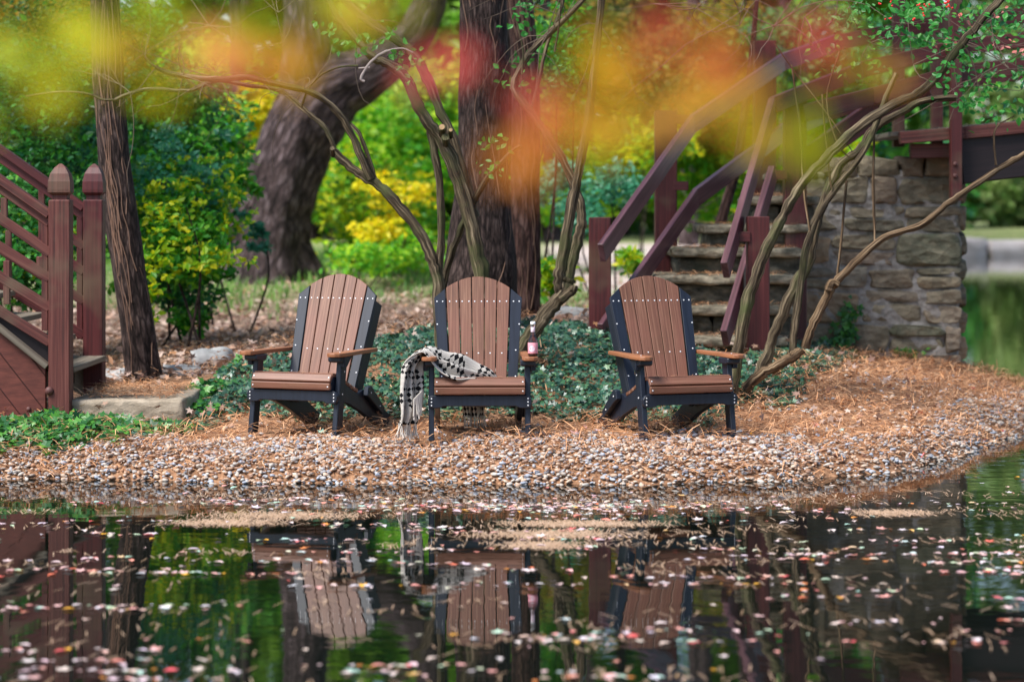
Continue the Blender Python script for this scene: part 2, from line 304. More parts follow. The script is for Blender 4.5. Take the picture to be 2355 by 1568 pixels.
def frames(nrm, spin):   # (n,3) normals -> rotation matrices whose columns are x,y,z(normal)
    z = nrm/np.linalg.norm(nrm, axis=1, keepdims=True); ref = np.where(np.abs(z[:, 2:3]) < .9, [[0,0,1.]], [[1.,0,0]])
    x = np.cross(ref, z); x /= np.linalg.norm(x, axis=1, keepdims=True); y = np.cross(z, x)
    c, s_ = np.cos(spin)[:, None], np.sin(spin)[:, None]; return np.stack([x*c+y*s_, -x*s_+y*c, z], axis=2)
def place(tv, pos, nrm, spin, size):
    Rm = frames(nrm, spin); tv = np.asarray(tv, float)
    if np.ndim(size) == 1: size = size[:, None, None]
    elif np.ndim(size) == 2: size = size[:, None, :]
    return np.einsum('nij,nkj->nki', Rm, tv[None]*size)+pos[:, None, :]
LEAF_V = [(0,0,0), (.33,.42,.07), (.22,.75,.06), (0,1.05,-.05), (-.22,.75,.06), (-.33,.42,.07)]; LEAF_F = [(0,1,2,3), (0,3,4,5)]
MAPLE_V = [(0,0,0)]+[(r*math.sin(a), .1+r*math.cos(a), .07*r) for a, r in [(R(150),.22),(R(118),.62),(R(96),.34),(R(62),.85),(R(30),.42),(R(0),1.0),(R(-30),.42),(R(-62),.85),(R(-96),.34),(R(-118),.62),(R(-150),.22)]]
MAPLE_F = [(0,i+1,i) for i in range(1, 11)]
IVY_V = [(0,.25,0)]+[(r*math.sin(a), .25+r*math.cos(a), -.12*r*r) for a, r in [(R(178),.22),(R(135),.45),(R(105),.33),(R(75),.58),(R(35),.34),(R(0),.75),(R(-35),.34),(R(-75),.58),(R(-105),.33),(R(-135),.45)]]
IVY_F = [(0, i+1 if i < 10 else 1, i) for i in range(1, 11)]
def foliage(name, mat, blobs, n, size, parent=None, org=(0,0,0), clump=40, spread=.28, tmpl=(LEAF_V, LEAF_F), shell=.35, stuff=False):
    """blobs: list of (centre, (rx, ry, rz)) in metres"""
    vol = np.array([(b[1][0]*b[1][2])*max(.5, b[1][1])**.3 for b in blobs]); vol /= vol.sum(); nc = max(3, n//clump)
    bi = rng.choice(len(blobs), nc, p=vol); C_ = np.array([list(b[0]) for b in blobs])[bi]; RD = np.array([b[1] for b in blobs])[bi]
    dv = rng.normal(size=(nc, 3)); dv /= np.linalg.norm(dv, axis=1, keepdims=True); rad = (shell+(1-shell)*rng.random(nc))**.6*(1+.16*rng.normal(size=nc))
    cc = C_+dv*RD*rad[:, None]; ci = rng.integers(0, nc, n); k = spread*RD.mean(axis=1)[ci]*(.4+1.0*rng.random(nc))[ci]
    off = rng.normal(size=(n, 3))*np.array([1, 1, .45])*k[:, None]*.6
    pos = cc[ci]+off; nrm = rng.normal(size=(n, 3))*.55+np.array([0, -.35, .8])
    V = place(tmpl[0], pos, nrm, rng.random(n)*6.28, size*(.6+.8*rng.random(n)))
    return npmesh(name, V, tmpl[1], len(tmpl[0]), mat, False, parent, org)
def PB(u, v, y, ru, rv, ry): return (P(u, v, y), (ru*y/FP, ry, rv*y/FP))

# ------------------------------------------------------------------ terrain
SH = [(-70,15.4),(-12,15.2),(-5,14.95),(-3.2,14.68),(-2.6,14.6),(-2,14.52),(-1.2,14.44),(0,14.40),(1,14.42),(1.6,14.52),(2.0,14.75),(2.5,15.3),(3.0,16.1),(3.5,17.1),(4.1,18.3),(4.45,19.4),(4.5,20.6),(4.15,21.9),(3.85,23),(3.6,25.5),(4.6,34),(11.5,84),(70,84),(70,170),(-70,170)]
NEAR = [(-70,-20),(70,-20),(70,2.5),(3,2.9),(0,2.6),(-3,3.0),(-70,2.5)]
def sdist(X, Y, poly):
    X = np.asarray(X, float); Y = np.asarray(Y, float); dm = np.full(X.shape, 1e9); ins = np.zeros(X.shape, bool); n = len(poly)
    for i in range(n):
        ax, ay = poly[i]; bx, by = poly[(i+1) % n]; dx, dy = bx-ax, by-ay; t = np.clip(((X-ax)*dx+(Y-ay)*dy)/(dx*dx+dy*dy), 0, 1)
        dm = np.minimum(dm, np.hypot(X-ax-t*dx, Y-ay-t*dy)); cnd = (ay > Y) != (by > Y)
        with np.errstate(divide='ignore', invalid='ignore'): xi = ax+(Y-ay)*dx/(dy if dy else 1e-9)
        ins ^= cnd & (X < xi)
    return np.where(ins, dm, -dm)
def sstep(a, b, x): t = np.clip((x-a)/(b-a), 0, 1); return t*t*(3-2*t)
def wob(X, Y): return .012*np.sin(X*5.1+Y*3)+.01*np.sin(X*11.3-Y*7.7)+.02*np.sin(X*1.7+1)*np.sin(Y*1.3)
def hgt(X, Y):
    X = np.asarray(X, float); Y = np.asarray(Y, float)
    d_ = np.maximum(sdist(X, Y, SH), sdist(X, Y, NEAR)) + .05*np.sin(X*3.1)+.03*np.sin(X*7.7+Y)
    z = np.where(d_ > 0, .185*(1-np.exp(-np.maximum(d_, 0)/.22))+.03*np.clip(d_, 0, 3)/2, -.5*(1-np.exp(np.minimum(d_, 0)/.8)))
    land = sstep(0, 1.2, d_)
    mound = .42*np.exp(-((X-.2)/2.1)**2/1.6)*sstep(15.95, 17.9, Y)*(1-sstep(20.8, 24, Y))
    plainr = .12*sstep(17, 24, Y)+.38*sstep(24, 36, Y)+.15*sstep(40, 60, Y)
    return z+land*(mound+plainr*(1-sstep(8, 14, X)*.0))+wob(X, Y)*sstep(.1, .6, d_)
def ghit(u, v):
    ys = np.concatenate([np.arange(13.5, 24, .02), np.arange(24, 80, .2)]); xs = (u-W/2)*ys/FP; zs = H-(v-V0)*ys/FP
    k = np.argmax(hgt(xs, ys) >= zs); return (xs[k], ys[k])
def gz(x, y): return float(hgt(np.array([x]), np.array([y]))[0])
xs = np.unique(np.round(np.concatenate([np.linspace(-70,-8,20), np.arange(-8,-4.5,.25), np.arange(-4.5,6,.06), np.arange(6,16,.4), np.linspace(16,70,18)]), 3))
ys = np.unique(np.round(np.concatenate([np.linspace(-20,2,8), np.arange(2,4,.4), np.linspace(4,13.5,10), np.arange(13.5,22,.05), np.arange(22,40,.35), np.linspace(40,170,50)]), 3))
X, Y = np.meshgrid(xs, ys); Z = hgt(X, Y); nx, ny = len(xs), len(ys)
me = bpy.data.meshes.new('ground'); me.vertices.add(nx*ny); me.vertices.foreach_set('co', np.stack([X, Y, Z], -1).astype(np.float32).ravel())
i = np.arange(nx*ny).reshape(ny, nx); q = np.stack([i[:-1,:-1], i[:-1,1:], i[1:,1:], i[1:,:-1]], -1).reshape(-1, 4)
me.loops.add(q.size); me.loops.foreach_set('vertex_index', q.astype(np.int32).ravel()); me.polygons.add(len(q))
me.polygons.foreach_set('loop_start', np.arange(0, q.size, 4, dtype=np.int32)); me.polygons.foreach_set('loop_total', np.full(len(q), 4, dtype=np.int32)); me.polygons.foreach_set('use_smooth', np.full(len(q), True))
me.update(calc_edges=True); D = sdist(X, Y, SH)
za = me.color_attributes.new('zone', 'FLOAT_COLOR', 'POINT')
zr = 1-sstep(17.5, 19.5, Y)*(1-sstep(1.5, 2.5, X)*(1-sstep(22, 24, Y))); zg = .75*sstep(27, 33, Y+.8*np.sin(X*1.3)); zp = sstep(30, 31, Y-.25*X)*(1-sstep(52, 54, Y-.25*X))*sstep(.4, 1, X)
za.data.foreach_set('color', np.stack([zr, zg, zp, np.ones_like(zr)], -1).astype(np.float32).ravel())
me.materials.append(M['ground']); g_ = bpy.data.objects.new('ground', me); COL.objects.link(g_); tag(g_, kind='structure')
mb = MB(); mb.add([(-75,-20,0),(75,-20,0),(75,90,0),(-75,90,0)], [(0,1,2,3)]); tag(mb.build('pond_water', M['water']), kind='structure')

# ------------------------------------------------------------------ gravel
def ico(sub):
    bm = bmesh.new(); bmesh.ops.create_icosphere(bm, subdivisions=sub, radius=1); bm.verts.index_update()
    v_ = np.array([tuple(a.co) for a in bm.verts]); f_ = [tuple(a.index for a in q_.verts) for q_ in bm.faces]; bm.free(); return v_, f_
def stones(name, xy, size, mat, sub=2, sink=.25, top=0, dent=.22):
    v_, f_ = ico(sub); n = len(xy); 
    Vs = np.repeat(v_[None], n, 0); 
    for k in range(4):
        dr = rng.normal(size=(n, 3)); dr /= np.linalg.norm(dr, axis=1, keepdims=True); s_ = np.einsum('nkj,nj->nk', Vs, dr)
        Vs = Vs*(1-dent*np.clip(s_-.35, 0, 1)[..., None]*1.4)
    sc_ = np.stack([size*(.8+.4*rng.random(n)), size*(.55+.3*rng.random(n)), size*(.34+.25*rng.random(n))], 1)*.5
    z_ = hgt(xy[:, 0], xy[:, 1]); pos = np.stack([xy[:, 0], xy[:, 1], z_+sc_[:, 2]*(1-2*sink)+top*rng.random(n)], 1)
    V = place(np.zeros((len(v_), 3)), pos, rng.normal(size=(n, 3))*.22+[0,0,1], rng.random(n)*6.28, 1.0)
    Rm = frames(rng.normal(size=(n, 3))*.25+[0,0,1], rng.random(n)*6.28)
    V = np.einsum('nij,nkj->nki', Rm, Vs*sc_[:, None, :])+pos[:, None, :]
    return npmesh(name, V, f_, len(v_), mat, True)
def inpoly(x, y, poly): return sdist(x, y, poly) > 0
n = 135000; px = rng.uniform(-4.2, 5.2, n); py = rng.uniform(14.2, 21, n); D = sdist(px, py, SH)
# gravel is dense by the water and thins out to needles; on the right bank it is sparse
dens = (D > -.10)*np.where(px < 1.9, (1-sstep(.60, 1.0, D))*.95*(1.25-.5*sstep(.15,.4,D))+.02, .45*(1-sstep(.15, .6, D))+.05)*(py < 19.5)*(1-.95*sstep(1.4, 1.7, D))
keep = rng.random(n) < dens*1.0; xy = np.stack([px, py], 1)[keep][:23000]
tag(stones('gravel', xy, .017+.036*rng.random(len(xy))**1.8, M['pebble'], 2, .26, .018), 'rounded river pebbles along the waterline in front of the chairs', 'gravel', kind='stuff')
def needles(name, xy, mat, l0, l1, w=.0024, zoff=.01, lift=.25, z=None, ang=None, arch=.8):
    n = len(xy); L_ = l0+(l1-l0)*rng.random(n); T = [(-.5,0,0),(.5,0,0),(.5,.5,.08),(-.5,.5,.08),(.4,1,0),(-.4,1,0)]; F_ = [(0,1,2,3),(3,2,4,5)]
    zz = (hgt(xy[:, 0], xy[:, 1]) if z is None else np.full(n, z))+zoff*(.3+rng.random(n)); pos = np.stack([xy[:, 0], xy[:, 1], zz], 1)
    V = place(T, pos, rng.normal(size=(n, 3))*lift+[0,0,1], rng.random(n)*6.28 if ang is None else ang, np.stack([np.full(n, w), L_, L_*arch], 1))
    return npmesh(name, V, F_, 6, mat)
n = 125000; px = rng.uniform(-4.2, 5.4, n); py = rng.uniform(14.3, 22.5, n); D = sdist(px, py, SH)
cl = .5+.5*np.sin(px*4.3+2*np.sin(py*5))*np.sin(py*7.1+px*2)
dens = (D > .0)*(.22+.55*cl)*np.where(px < 1.9, np.where(D < 1.6, 1.05, .16), 1.1)
keep = rng.random(n) < dens; xy = np.stack([px, py], 1)[keep]
tag(needles('pine_needles', xy, M['needle'], .06, .13, .0052, .062, .25), 'orange dry pine needles strewn over the bank', 'pine needles', kind='stuff')
# leaves fallen on the bank and leaf litter further back
def leafscatter(name, xy, mat, s0, s1, zoff, tilt, tmpl=(MAPLE_V, MAPLE_F), z=None):
    n = len(xy); zz = (hgt(xy[:, 0], xy[:, 1]) if z is None else np.full(n, z))+zoff*rng.random(n)
    V = place(tmpl[0], np.stack([xy[:, 0], xy[:, 1], zz], 1), rng.normal(size=(n, 3))*tilt+[0,0,1], rng.random(n)*6.28, s0+(s1-s0)*rng.random(n))
    return npmesh(name, V, tmpl[1], len(tmpl[0]), mat)
n = 420; px = rng.uniform(-3.6, 4.6, n); py = rng.uniform(14.4, 19, n); k = sdist(px, py, SH) > .02
tag(leafscatter('fallen_leaves', np.stack([px, py], 1)[k], M['float'], .025, .05, .03, .35), 'small pink and tan leaves scattered on the gravel bank', 'fallen leaves', kind='stuff')
n = 34000; px = rng.uniform(-7, 4, n); py = 17.8+rng.random(n)**1.3*17; k = (py > 17.5+1.2*np.exp(-((px-0)/2.2)**2)) & (rng.random(n) < .85*(1-.75*sstep(27, 33, py)))&(sdist(px, py, SH) > .3)&((px < 1.4)|(py > 22.5))
tag(leafscatter('leaf_litter', np.stack([px, py], 1)[k], M['litter'], .04, .09, .05, .4, (LEAF_V, LEAF_F)), 'dry brown leaf litter covering the ground behind the ivy', 'leaf litter', kind='stuff')
n = 900; px = rng.uniform(-3.5, 3, n); py = rng.uniform(15.6, 18.5, n)
tag(leafscatter('leaves_on_ivy', np.stack([px, py], 1), M['litter'], .025, .05, .16, .5), 'scattered brown and pink dead leaves caught in the ivy', 'fallen leaves', kind='stuff')
# grass
n = 24000; px = rng.uniform(-9, 8, n); py = 24+rng.random(n)**1.2*24; k = (rng.random(n) < sstep(26, 31, py+.8*np.sin(px*1.3))*(.35+.65*(np.sin(px*2.1+py)*np.sin(py*1.1-px*.7) > -.2)))&(sdist(px, py, SH) > .3)&~((px > .5)&(py-.25*px > 30.5)&(py-.25*px < 53)&(rng.random(n) < .93))
xy = np.stack([px, py], 1)[k]; n = len(xy); T = [(-.5,0,0),(.5,0,0),(.3,.15,.7),(-.3,.15,.7),(0,.4,1.1)]
zz = hgt(xy[:, 0], xy[:, 1]); V = place(T, np.stack([xy[:, 0], xy[:, 1], zz], 1), rng.normal(size=(n, 3))*.2+[0,0,1], rng.random(n)*6.28, np.stack([np.full(n, .022), .10+.1*rng.random(n), .07+.12*rng.random(n)], 1))
tag(npmesh('grass', V, [(0,1,2,3),(3,2,4)], 5, M['grass']), 'soft green grass between the leaf litter and the far trees', 'grass', kind='stuff')

# ------------------------------------------------------------------ ivy
IV_PX = [(-60,1078),(60,1066),(150,1046),(230,1024),(330,1016),(450,1000),(560,968),(720,972),(880,970),(990,965),(1190,962),(1370,975),(1540,975),(1700,965),(1790,945),(1810,900),(1880,890),(1920,850),(1960,835)]
ivp = [ghit(*p) for p in IV_PX]; ivp += [(2.9,19.9),(2.0,20.2),(1.7,17.6),(1.0,18.3),(.5,19.2),(-.4,19.2),(-1.2,18.4),(-1.9,17.9),(-2.35,17.5),(-2.35,15.95),(-3.1,15.85),(-3.9,15.9)]
n = 105000; px = rng.uniform(-4, 3.6, n); py = rng.uniform(14.6, 20.4, n); D = sdist(px, py, ivp) + .09*np.sin(px*7+py*3)+.07*np.sin(px*15.1-py*5)
bare = np.sin(px*2.3+1.1)*np.sin(py*2.9+px)   # thin patches showing needles
dens = np.clip(D/.10, 0, 1)*np.where(bare > .75, .35, 1)*.85; k = (rng.random(n) < dens)
px, py = px[k], py[k]; n = len(px); D = D[k]; tall = np.clip(D*.3, 0, .09)*np.where((px < -2.1), .6, 1); zz = hgt(px, py)+.012+tall*rng.random(n)**.7+.02*np.sin(px*9)*np.sin(py*8)*(D > .2)
nr = rng.normal(size=(n, 3))*.42+[0, -.35, .85]; br = px < -2.2+.25*np.sin(py*9); V = place(IVY_V, np.stack([px, py, zz+br*.04*rng.random(n)], 1), nr, rng.random(n)*6.28, (.022+.034*rng.random(n)**1.4)*np.where(br, 1.4, 1))
tag(npmesh('ivy_ground_cover', V[~br], IVY_F, 11, M['ivy']), 'dark bluish ivy carpeting the mound behind the chairs', 'ivy', kind='stuff')
tag(npmesh('ivy_patch', V[br], IVY_F, 11, M['ivy_b']), 'brighter green ivy at the foot of the left wooden steps', 'ivy', kind='stuff')

# ------------------------------------------------------------------ floating leaves and needle rafts
def clusters(nc, n, sx, sy, y0, y1):
    cy = 8.0+(y1-8.0)*rng.random(nc); cx = rng.uniform(-.24, .24, nc)*cy; ci = rng.integers(0, nc, n)
    a = rng.normal(size=n)*sx*(.4+rng.random(nc)[ci]); b_ = rng.normal(size=n)*sy*(.4+rng.random(nc)[ci]); return np.stack([cx[ci]+a, cy[ci]+b_], 1)
c1 = clusters(90, 1150, .26, .020, 8, 13.7); c2 = np.stack([rng.uniform(-3.4, 3.8, 260), rng.uniform(7.8, 15.2, 260)], 1)
c3 = np.stack([rng.normal(.15, .7, 420), rng.normal(13.25, .16, 420)], 1)
xy = np.concatenate([c1, c2, c3]); k = sdist(xy[:, 0], xy[:, 1], SH) < -.15; xy = xy[k]
fl_ = rng.random(len(xy)) < .4
tag(leafscatter('floating_leaf_bits', xy[~fl_], M['float'], .018, .060, .003, .05, (LEAF_V, LEAF_F), z=.004), 'oval leaves and bits of leaf with sky paleness in their colour, floating on the pond', 'floating leaves', kind='stuff')
tag(leafscatter('floating_leaves', xy[fl_], M['float'], .022, .044, .006, .09, z=.004), 'red and orange leaves, many tinted pale with sky reflection, floating on the pond', 'floating leaves', kind='stuff')
rafts = [(-1.25,12.9,.36,.10),(-1.5,12.6,.26,.07),(.20,12.15,.38,.12),(.35,12.55,.36,.05),(.15,11.75,.2,.07),(2.05,13.0,.2,.07)]
pts = [np.stack([rng.normal(a, sx*.55, int(900*sx/.4)), rng.normal(b_, sy*.6, int(900*sx/.4))], 1) for a, b_, sx, sy in rafts]
pts.append(clusters(170, 2200, .15, .014, 8, 14.0)); xy = np.concatenate(pts); k = (sdist(xy[:, 0], xy[:, 1], SH) < -.1)&((xy[:, 1] > 10.8)|(rng.random(len(xy)) < .35)); xy = xy[k]
ang = rng.normal(0, .3, len(xy))+1.57+(rng.random(len(xy)) < .5)*3.14
tag(needles('floating_needles', xy, M['needle_w'], .07, .14, .0036, .002, .01, z=.003, ang=ang, arch=.03), 'tan pine needles drifting in long rafts on the pond', 'pine needles', kind='stuff')

# ------------------------------------------------------------------ chairs
def back_frame_matrix():
    a = R(21); o_ = Vector((0, .40, .215)); yv = Vector((0, math.sin(a), math.cos(a))); zv = Vector((0, -math.cos(a), math.sin(a))); xv = Vector((1, 0, 0))
    return Matrix(((xv.x, yv.x, zv.x, o_.x), (xv.y, yv.y, zv.y, o_.y), (xv.z, yv.z, zv.z, o_.z), (0,0,0,1)))
BM = back_frame_matrix(); TH = .022
def arc(x):   # top height of the back along its plane
    ax = abs(x); return .835-.075*(ax/.205)**2 if ax < .205 else .760-(ax-.205)/.079*.072
def screw(mb, p, nrm, r=.0052, mi=1):
    p = Vector(p); nrm = Vector(nrm).normalized(); a = nrm.orthogonal().normalized(); b_ = nrm.cross(a); K = 8
    ring = lambda rr, h: [p+nrm*h+a*rr*math.cos(6.2832*k/K)+b_*rr*math.sin(6.2832*k/K) for k in range(K)]
    mb.add(ring(r, -.001)+ring(r*.8, .0022), [(k, (k+1)%K, K+(k+1)%K, K+k) for k in range(K)]+[tuple(range(K, 2*K))], None, mi)
def make_chair(label):
    t = thing('adirondack_chair', label, 'chair', (0,0,0), 0, 'garden chairs on the gravel bank')
    wb = [M['slat'], M['screw']]; kb = [M['black'], M['screw']]
    bot, top = [-.5*.0]*0, None
    zN = Vector((BM[0][2], BM[1][2], BM[2][2]))
    for i in range(-2, 3):          # five brown back slats, fanned
        mb = MB(); xb = i*.0690; xt = i*.0835; wb_, wt_ = .0320, .0387
        n_ = 6; tl = [(xt-wt_+2*wt_*k/n_) for k in range(n_+1)]
        out = [(xb-wb_, -.03), (xb+wb_, -.03)]+[(x, arc(x)) for x in tl[::-1]]
        mb.prism(out, TH, BM, .0025)
        for dx in (-.022, .022): screw(mb, BM @ Vector((xt*.97+dx, .665, TH)), zN)
        screw(mb, BM @ Vector((xb+(xt-xb)*.42, .315, TH)), zN)
        mb.build('back_slat', wb, t)
    for s in (-1, 1):
        mb = MB(); out = [(s*.181, -.03), (s*.238, -.03), (s*.284, .69), (s*.213, arc(.213))]
        if s < 0: out = out[::-1]
        mb.prism(out, TH, BM, .0025)
        for x, y in ((.229,.665), (.266,.665), (.264,.51), (.240,.335), (.236,.16)): screw(mb, BM @ Vector((s*x, y, TH)), zN)
        mb.build('side_slat', kb, t)
        mb = MB(); mb.beam(BM @ Vector((s*.220, -.02, -.05)), BM @ Vector((s*.264, .66, -.05)), .034, .095, zN); mb.build('back_upright', kb, t)
    for y, hw in ((.665, .255), (.315, .215), (.02, .20)): mb = MB(); mb.beam(BM @ Vector((-hw, y, -.014)), BM @ Vector((hw, y, -.014)), .06, .024, zN); mb.build('back_brace', kb, t)
    # seat slats
    prof = [(-.012,.288), (-.016,.337), (.018,.384), (.078,.376), (.138,.356), (.198,.330), (.258,.303), (.318,.278), (.378,.258)]
    for k in range(len(prof)-1):
        a = Vector((0, *prof[k])); b_ = Vector((0, *prof[k+1])); dv = (b_-a); l = dv.length; dv.normalize(); a = a+dv*.003; b_ = b_-dv*.003
        nr = Vector((0, -dv.z, dv.y)); hw = .281
        mb = MB(); mb.beam(Vector((-hw, *(a+b_).yz/2))+nr*-.0, Vector((hw, *(a+b_).yz/2)), (b_-a).length, .024, nr)
        if k < 2:
            for s in (-1, 1): screw(mb, Vector((s*(hw-.014), *((a+b_)/2).yz))+nr*.0125, nr)
        mb.build('seat_slat', wb, t)
    for s in (-1, 1):
        # front leg leaning back a little
        mb = MB(); out = [(-.005, 0), (.075, 0), (.155, .498), (.075, .498)]
        Mx = Matrix(((0,0,1,s*.300-.0175), (1,0,0,0), (0,1,0,0), (0,0,0,1))); mb.prism(out, .035, Mx, .004)
        for yy, zz in ((.08,.26), (.11,.40)): screw(mb, Vector((s*.3185, yy, zz)), Vector((s,0,0)))
        mb.build('leg', kb, t)
        # seat rail that runs down into the rear leg
        mb = MB(); top_ = [(-.002,.29), (.0,.33), (.022,.372), (.078,.362), (.138,.342), (.198,.316), (.258,.289), (.318,.264), (.378,.244), (.45,.262), (.52,.24), (.86,.06), (.815,.0)]
        bot_ = [(.70,.0), (.42,.125), (.25,.185), (.10,.215), (.03,.215)]
        Mx = Matrix(((0,0,1,s*.262-.0175), (1,0,0,0), (0,1,0,0), (0,0,0,1))); mb.prism((top_+bot_)[::-1], .035, Mx, .003)
        screw(mb, Vector((s*.2795, .60, .16)), Vector((s,0,0))); mb.build('seat_rail', kb, t)
        mb = MB(); Mx = Matrix(((0,0,1,s*.300-.0175), (1,0,0,0), (0,1,0,0), (0,0,0,1)))
        mb.prism([(.44,.225), (.49,.20), (.66,.09), (.70,.125), (.50,.285), (.455,.28)], .035, Mx, .004)
        for yy, zz in ((.49,.24), (.62,.145)): screw(mb, Vector((s*.3185, yy, zz)), Vector((s,0,0)))
        mb.build('rear_bracket', kb, t)
        # armrest
        mb = MB(); pts = [(.262,.02), (.272,-.045), (.30,-.062), (.335,-.06), (.360,-.035), (.366,.03), (.362,.12), (.345,.26), (.325,.42), (.312,.60), (.285,.61), (.268,.56), (.268,.40), (.275,.22), (.268,.12)]
        pts = [(s*x, y) for x, y in pts]
        if s < 0: pts = pts[::-1]
        mb.prism(pts, .026, Matrix.Translation((0,0,.499)), .006, seg=2); screw(mb, (s*.31, .06, .525), (0,0,1)); mb.build('armrest', [M['arm'], M['screw']], t)
        mb = MB(); Mx = Matrix(((0,0,1,s*.334-.016), (1,0,0,0), (0,1,0,0), (0,0,0,1)))
        mb.prism([(.045,.499), (.055,.43), (.085,.43), (.16,.499)][::-1], .032, Mx, .004); mb.prism([(.0,.4985), (.0,.468), (.03,.46), (.135,.46), (.15,.4985)][::-1], .09, Matrix(((0,0,1,s*.300-.045), (1,0,0,0), (0,1,0,0), (0,0,0,1))), .006)
        mb.build('armrest_bracket', kb, t)
    mb = MB(); hw = .322; cy = .235
    out = [(-hw,.225), (-hw+.012,.207), (-hw+.04,.203), (-.245,.206), (-.225,.216), (.225,.216), (.245,.206), (hw-.04,.203), (hw-.012,.207), (hw,.225), (hw+.002,.255), (hw-.012,.278), (hw-.03,.283), (-hw+.03,.283), (-hw+.012,.278), (-hw-.002,.255)]
    Mx = Matrix(((1,0,0,0), (0,0,-1,.024), (0,1,0,0), (0,0,0,1))); mb.prism(out, .030, Mx, .004)
    for s in (-1, 1):
        for z in (.222,.243,.264): screw(mb, (s*.300, -.006, z), (0,-1,0), .005)
    mb.build('front_board', kb, t)
    return t
def copy_tree(o_, parent=None):
    c_ = o_.copy(); COL.objects.link(c_)
    if parent: c_.parent = parent
    for ch_ in [x for x in ALLCH(o_)]: copy_tree(ch_, c_)
    return c_
def ALLCH(o_): return list(o_.children)
ch1 = make_chair('middle brown and black slatted chair with a woven throw over its arm')
ch2 = copy_tree(ch1); ch2['label'] = 'bare chair turned left, nearest the wooden steps with pointed posts'
ch3 = copy_tree(ch1); ch3['label'] = 'bare chair turned right, standing in front of the stone steps'
CZ = .197
ch1.location = (-.200, 15.0, CZ); ch1.rotation_euler.z = R(1.8); ch2.location = (-1.395, 15.30, CZ+.012); ch2.rotation_euler.z = R(-23); ch3.location = (1.115, 15.08, CZ+.004); ch3.rotation_euler.z = R(20)
cx, cyy, cz = ch1.location
for c_, s_ in ((ch1, 1), (ch2, 2), (ch3, 3)):
    mw = Matrix.Translation(c_.location) @ Matrix.Rotation(c_.rotation_euler.z, 4, 'Z'); q_ = []
    for k in range(26): q_.append(tuple(mw @ Vector((random.uniform(-.26,.26), random.uniform(.05,.12), .392))))
    for k in range(8): q_.append(tuple(mw @ Vector((random.choice((-1,1))*random.uniform(.28,.35), random.uniform(.0,.3), .528))))
    q_ = np.array(q_); nn_ = len(q_)
    T = [(-.5,0,0),(.5,0,0),(.5,.5,.02),(-.5,.5,.02),(.4,1,0),(-.4,1,0)]
    tag(npmesh('stray_needles', place(T, q_, rng.normal(size=(nn_,3))*.05+[0,0,1], rng.random(nn_)*6.28, np.stack([np.full(nn_,.003), .04+.05*rng.random(nn_), np.full(nn_,.05)], 1)), [(0,1,2,3),(3,2,4,5)], 6, M['needle']), 'few dry pine needles lying on the seat and arms of the '+('middle', 'left', 'right')[s_-1]+' chair', 'pine needles', kind='stuff')

# throw over the chair's left-hand arm
def cloth(path, nu=34, nv=70, uo=0):
    """path: list of (centre, half-width vector, fold amplitude)"""
    Q = []; n = len(path)
    for j in range(nv+1):
        t = j/nv*(n-1); i = min(int(t), n-2); f = t-i; f2 = f
        def cr(k):
            a = [path[max(0, i-1)][k], path[i][k], path[i+1][k], path[min(n-1, i+2)][k]]
            return .5*((2*a[1])+(a[2]-a[0])*f+(2*a[0]-5*a[1]+4*a[2]-a[3])*f*f+(3*a[1]-a[0]-3*a[2]+a[3])*f**3)
        Q.append((cr(0), cr(1), cr(2)))
    V = []; U = []; l = 0
    for j, (c_, w_, a_) in enumerate(Q):
        if j: l += (c_-Q[j-1][0]).length
        tg = (Q[min(j+1, nv)][0]-Q[max(j-1, 0)][0]).normalized(); nr = tg.cross(w_).normalized()
        for k in range(nu+1):
            s_ = k/nu*2-1; ph = s_*7.5+l*2.2; off = a_*(math.sin(ph)+.5*math.sin(ph*2.1+1+l*5)+.25*math.sin(l*23+s_*9))
            V.append(c_+w_*(s_+.10*math.sin(ph*1.3+l*4))+nr*off); U.append((uo+s_*.26, l))
    F = [(j*(nu+1)+k, j*(nu+1)+k+1, (j+1)*(nu+1)+k+1, (j+1)*(nu+1)+k) for j in range(nv) for k in range(nu)]
    return V, F, U
Vc = Vector; B0 = Vector(ch1.location)
pth = [(Vc((.075,.20,.345)), Vc((.05,.07,.02)), .010), (Vc((.035,.16,.395)), Vc((.03,.10,.035)), .016), (Vc((-.05,.14,.425)), Vc((.02,.12,.045)), .024), (Vc((-.14,.11,.455)), Vc((.02,.13,.065)), .030), (Vc((-.22,.09,.495)), Vc((.02,.12,.055)), .022), (Vc((-.285,.06,.548)), Vc((.02,.11,.03)), .012), (Vc((-.335,.05,.570)), Vc((.02,.10,.01)), .010),
       (Vc((-.392,.03,.530)), Vc((.045,.09,.01)), .014), (Vc((-.425,.02,.45)), Vc((.062,.07,0)), .020), (Vc((-.432,.01,.33)), Vc((.066,.06,0)), .022), (Vc((-.437,.0,.20)), Vc((.060,.06,0)), .022), (Vc((-.450,-.01,.105)), Vc((.055,.05,0)), .020)]
pth = [(B0+a, b_, c_) for a, b_, c_ in pth]
root = thing('throw_blanket', 'cream and black patterned fringed throw draped over the middle chair', 'blanket', tuple(B0+Vc((-.43,0,.02))))
mb = MB(); v_, f_, u_ = cloth(pth); mb.add(v_, f_, u_, 0, True)
p2 = [(B0+Vc((-.04,.34,.26)), Vc((.075,.0,.0)), .012), (B0+Vc((-.04,.33,.20)), Vc((.07,.0,.0)), .014), (B0+Vc((-.035,.32,.12)), Vc((.065,.0,0)), .014)]
v2, f2, u2 = cloth(p2, 20, 16, .7); mb.add(v2, f2, u2, 0, True)
ob = mb.build('cloth', M['throw'], root, tuple(root.location)); sm_ = ob.modifiers.new('thick', 'SOLIDIFY'); sm_.thickness = .006
mb = MB()
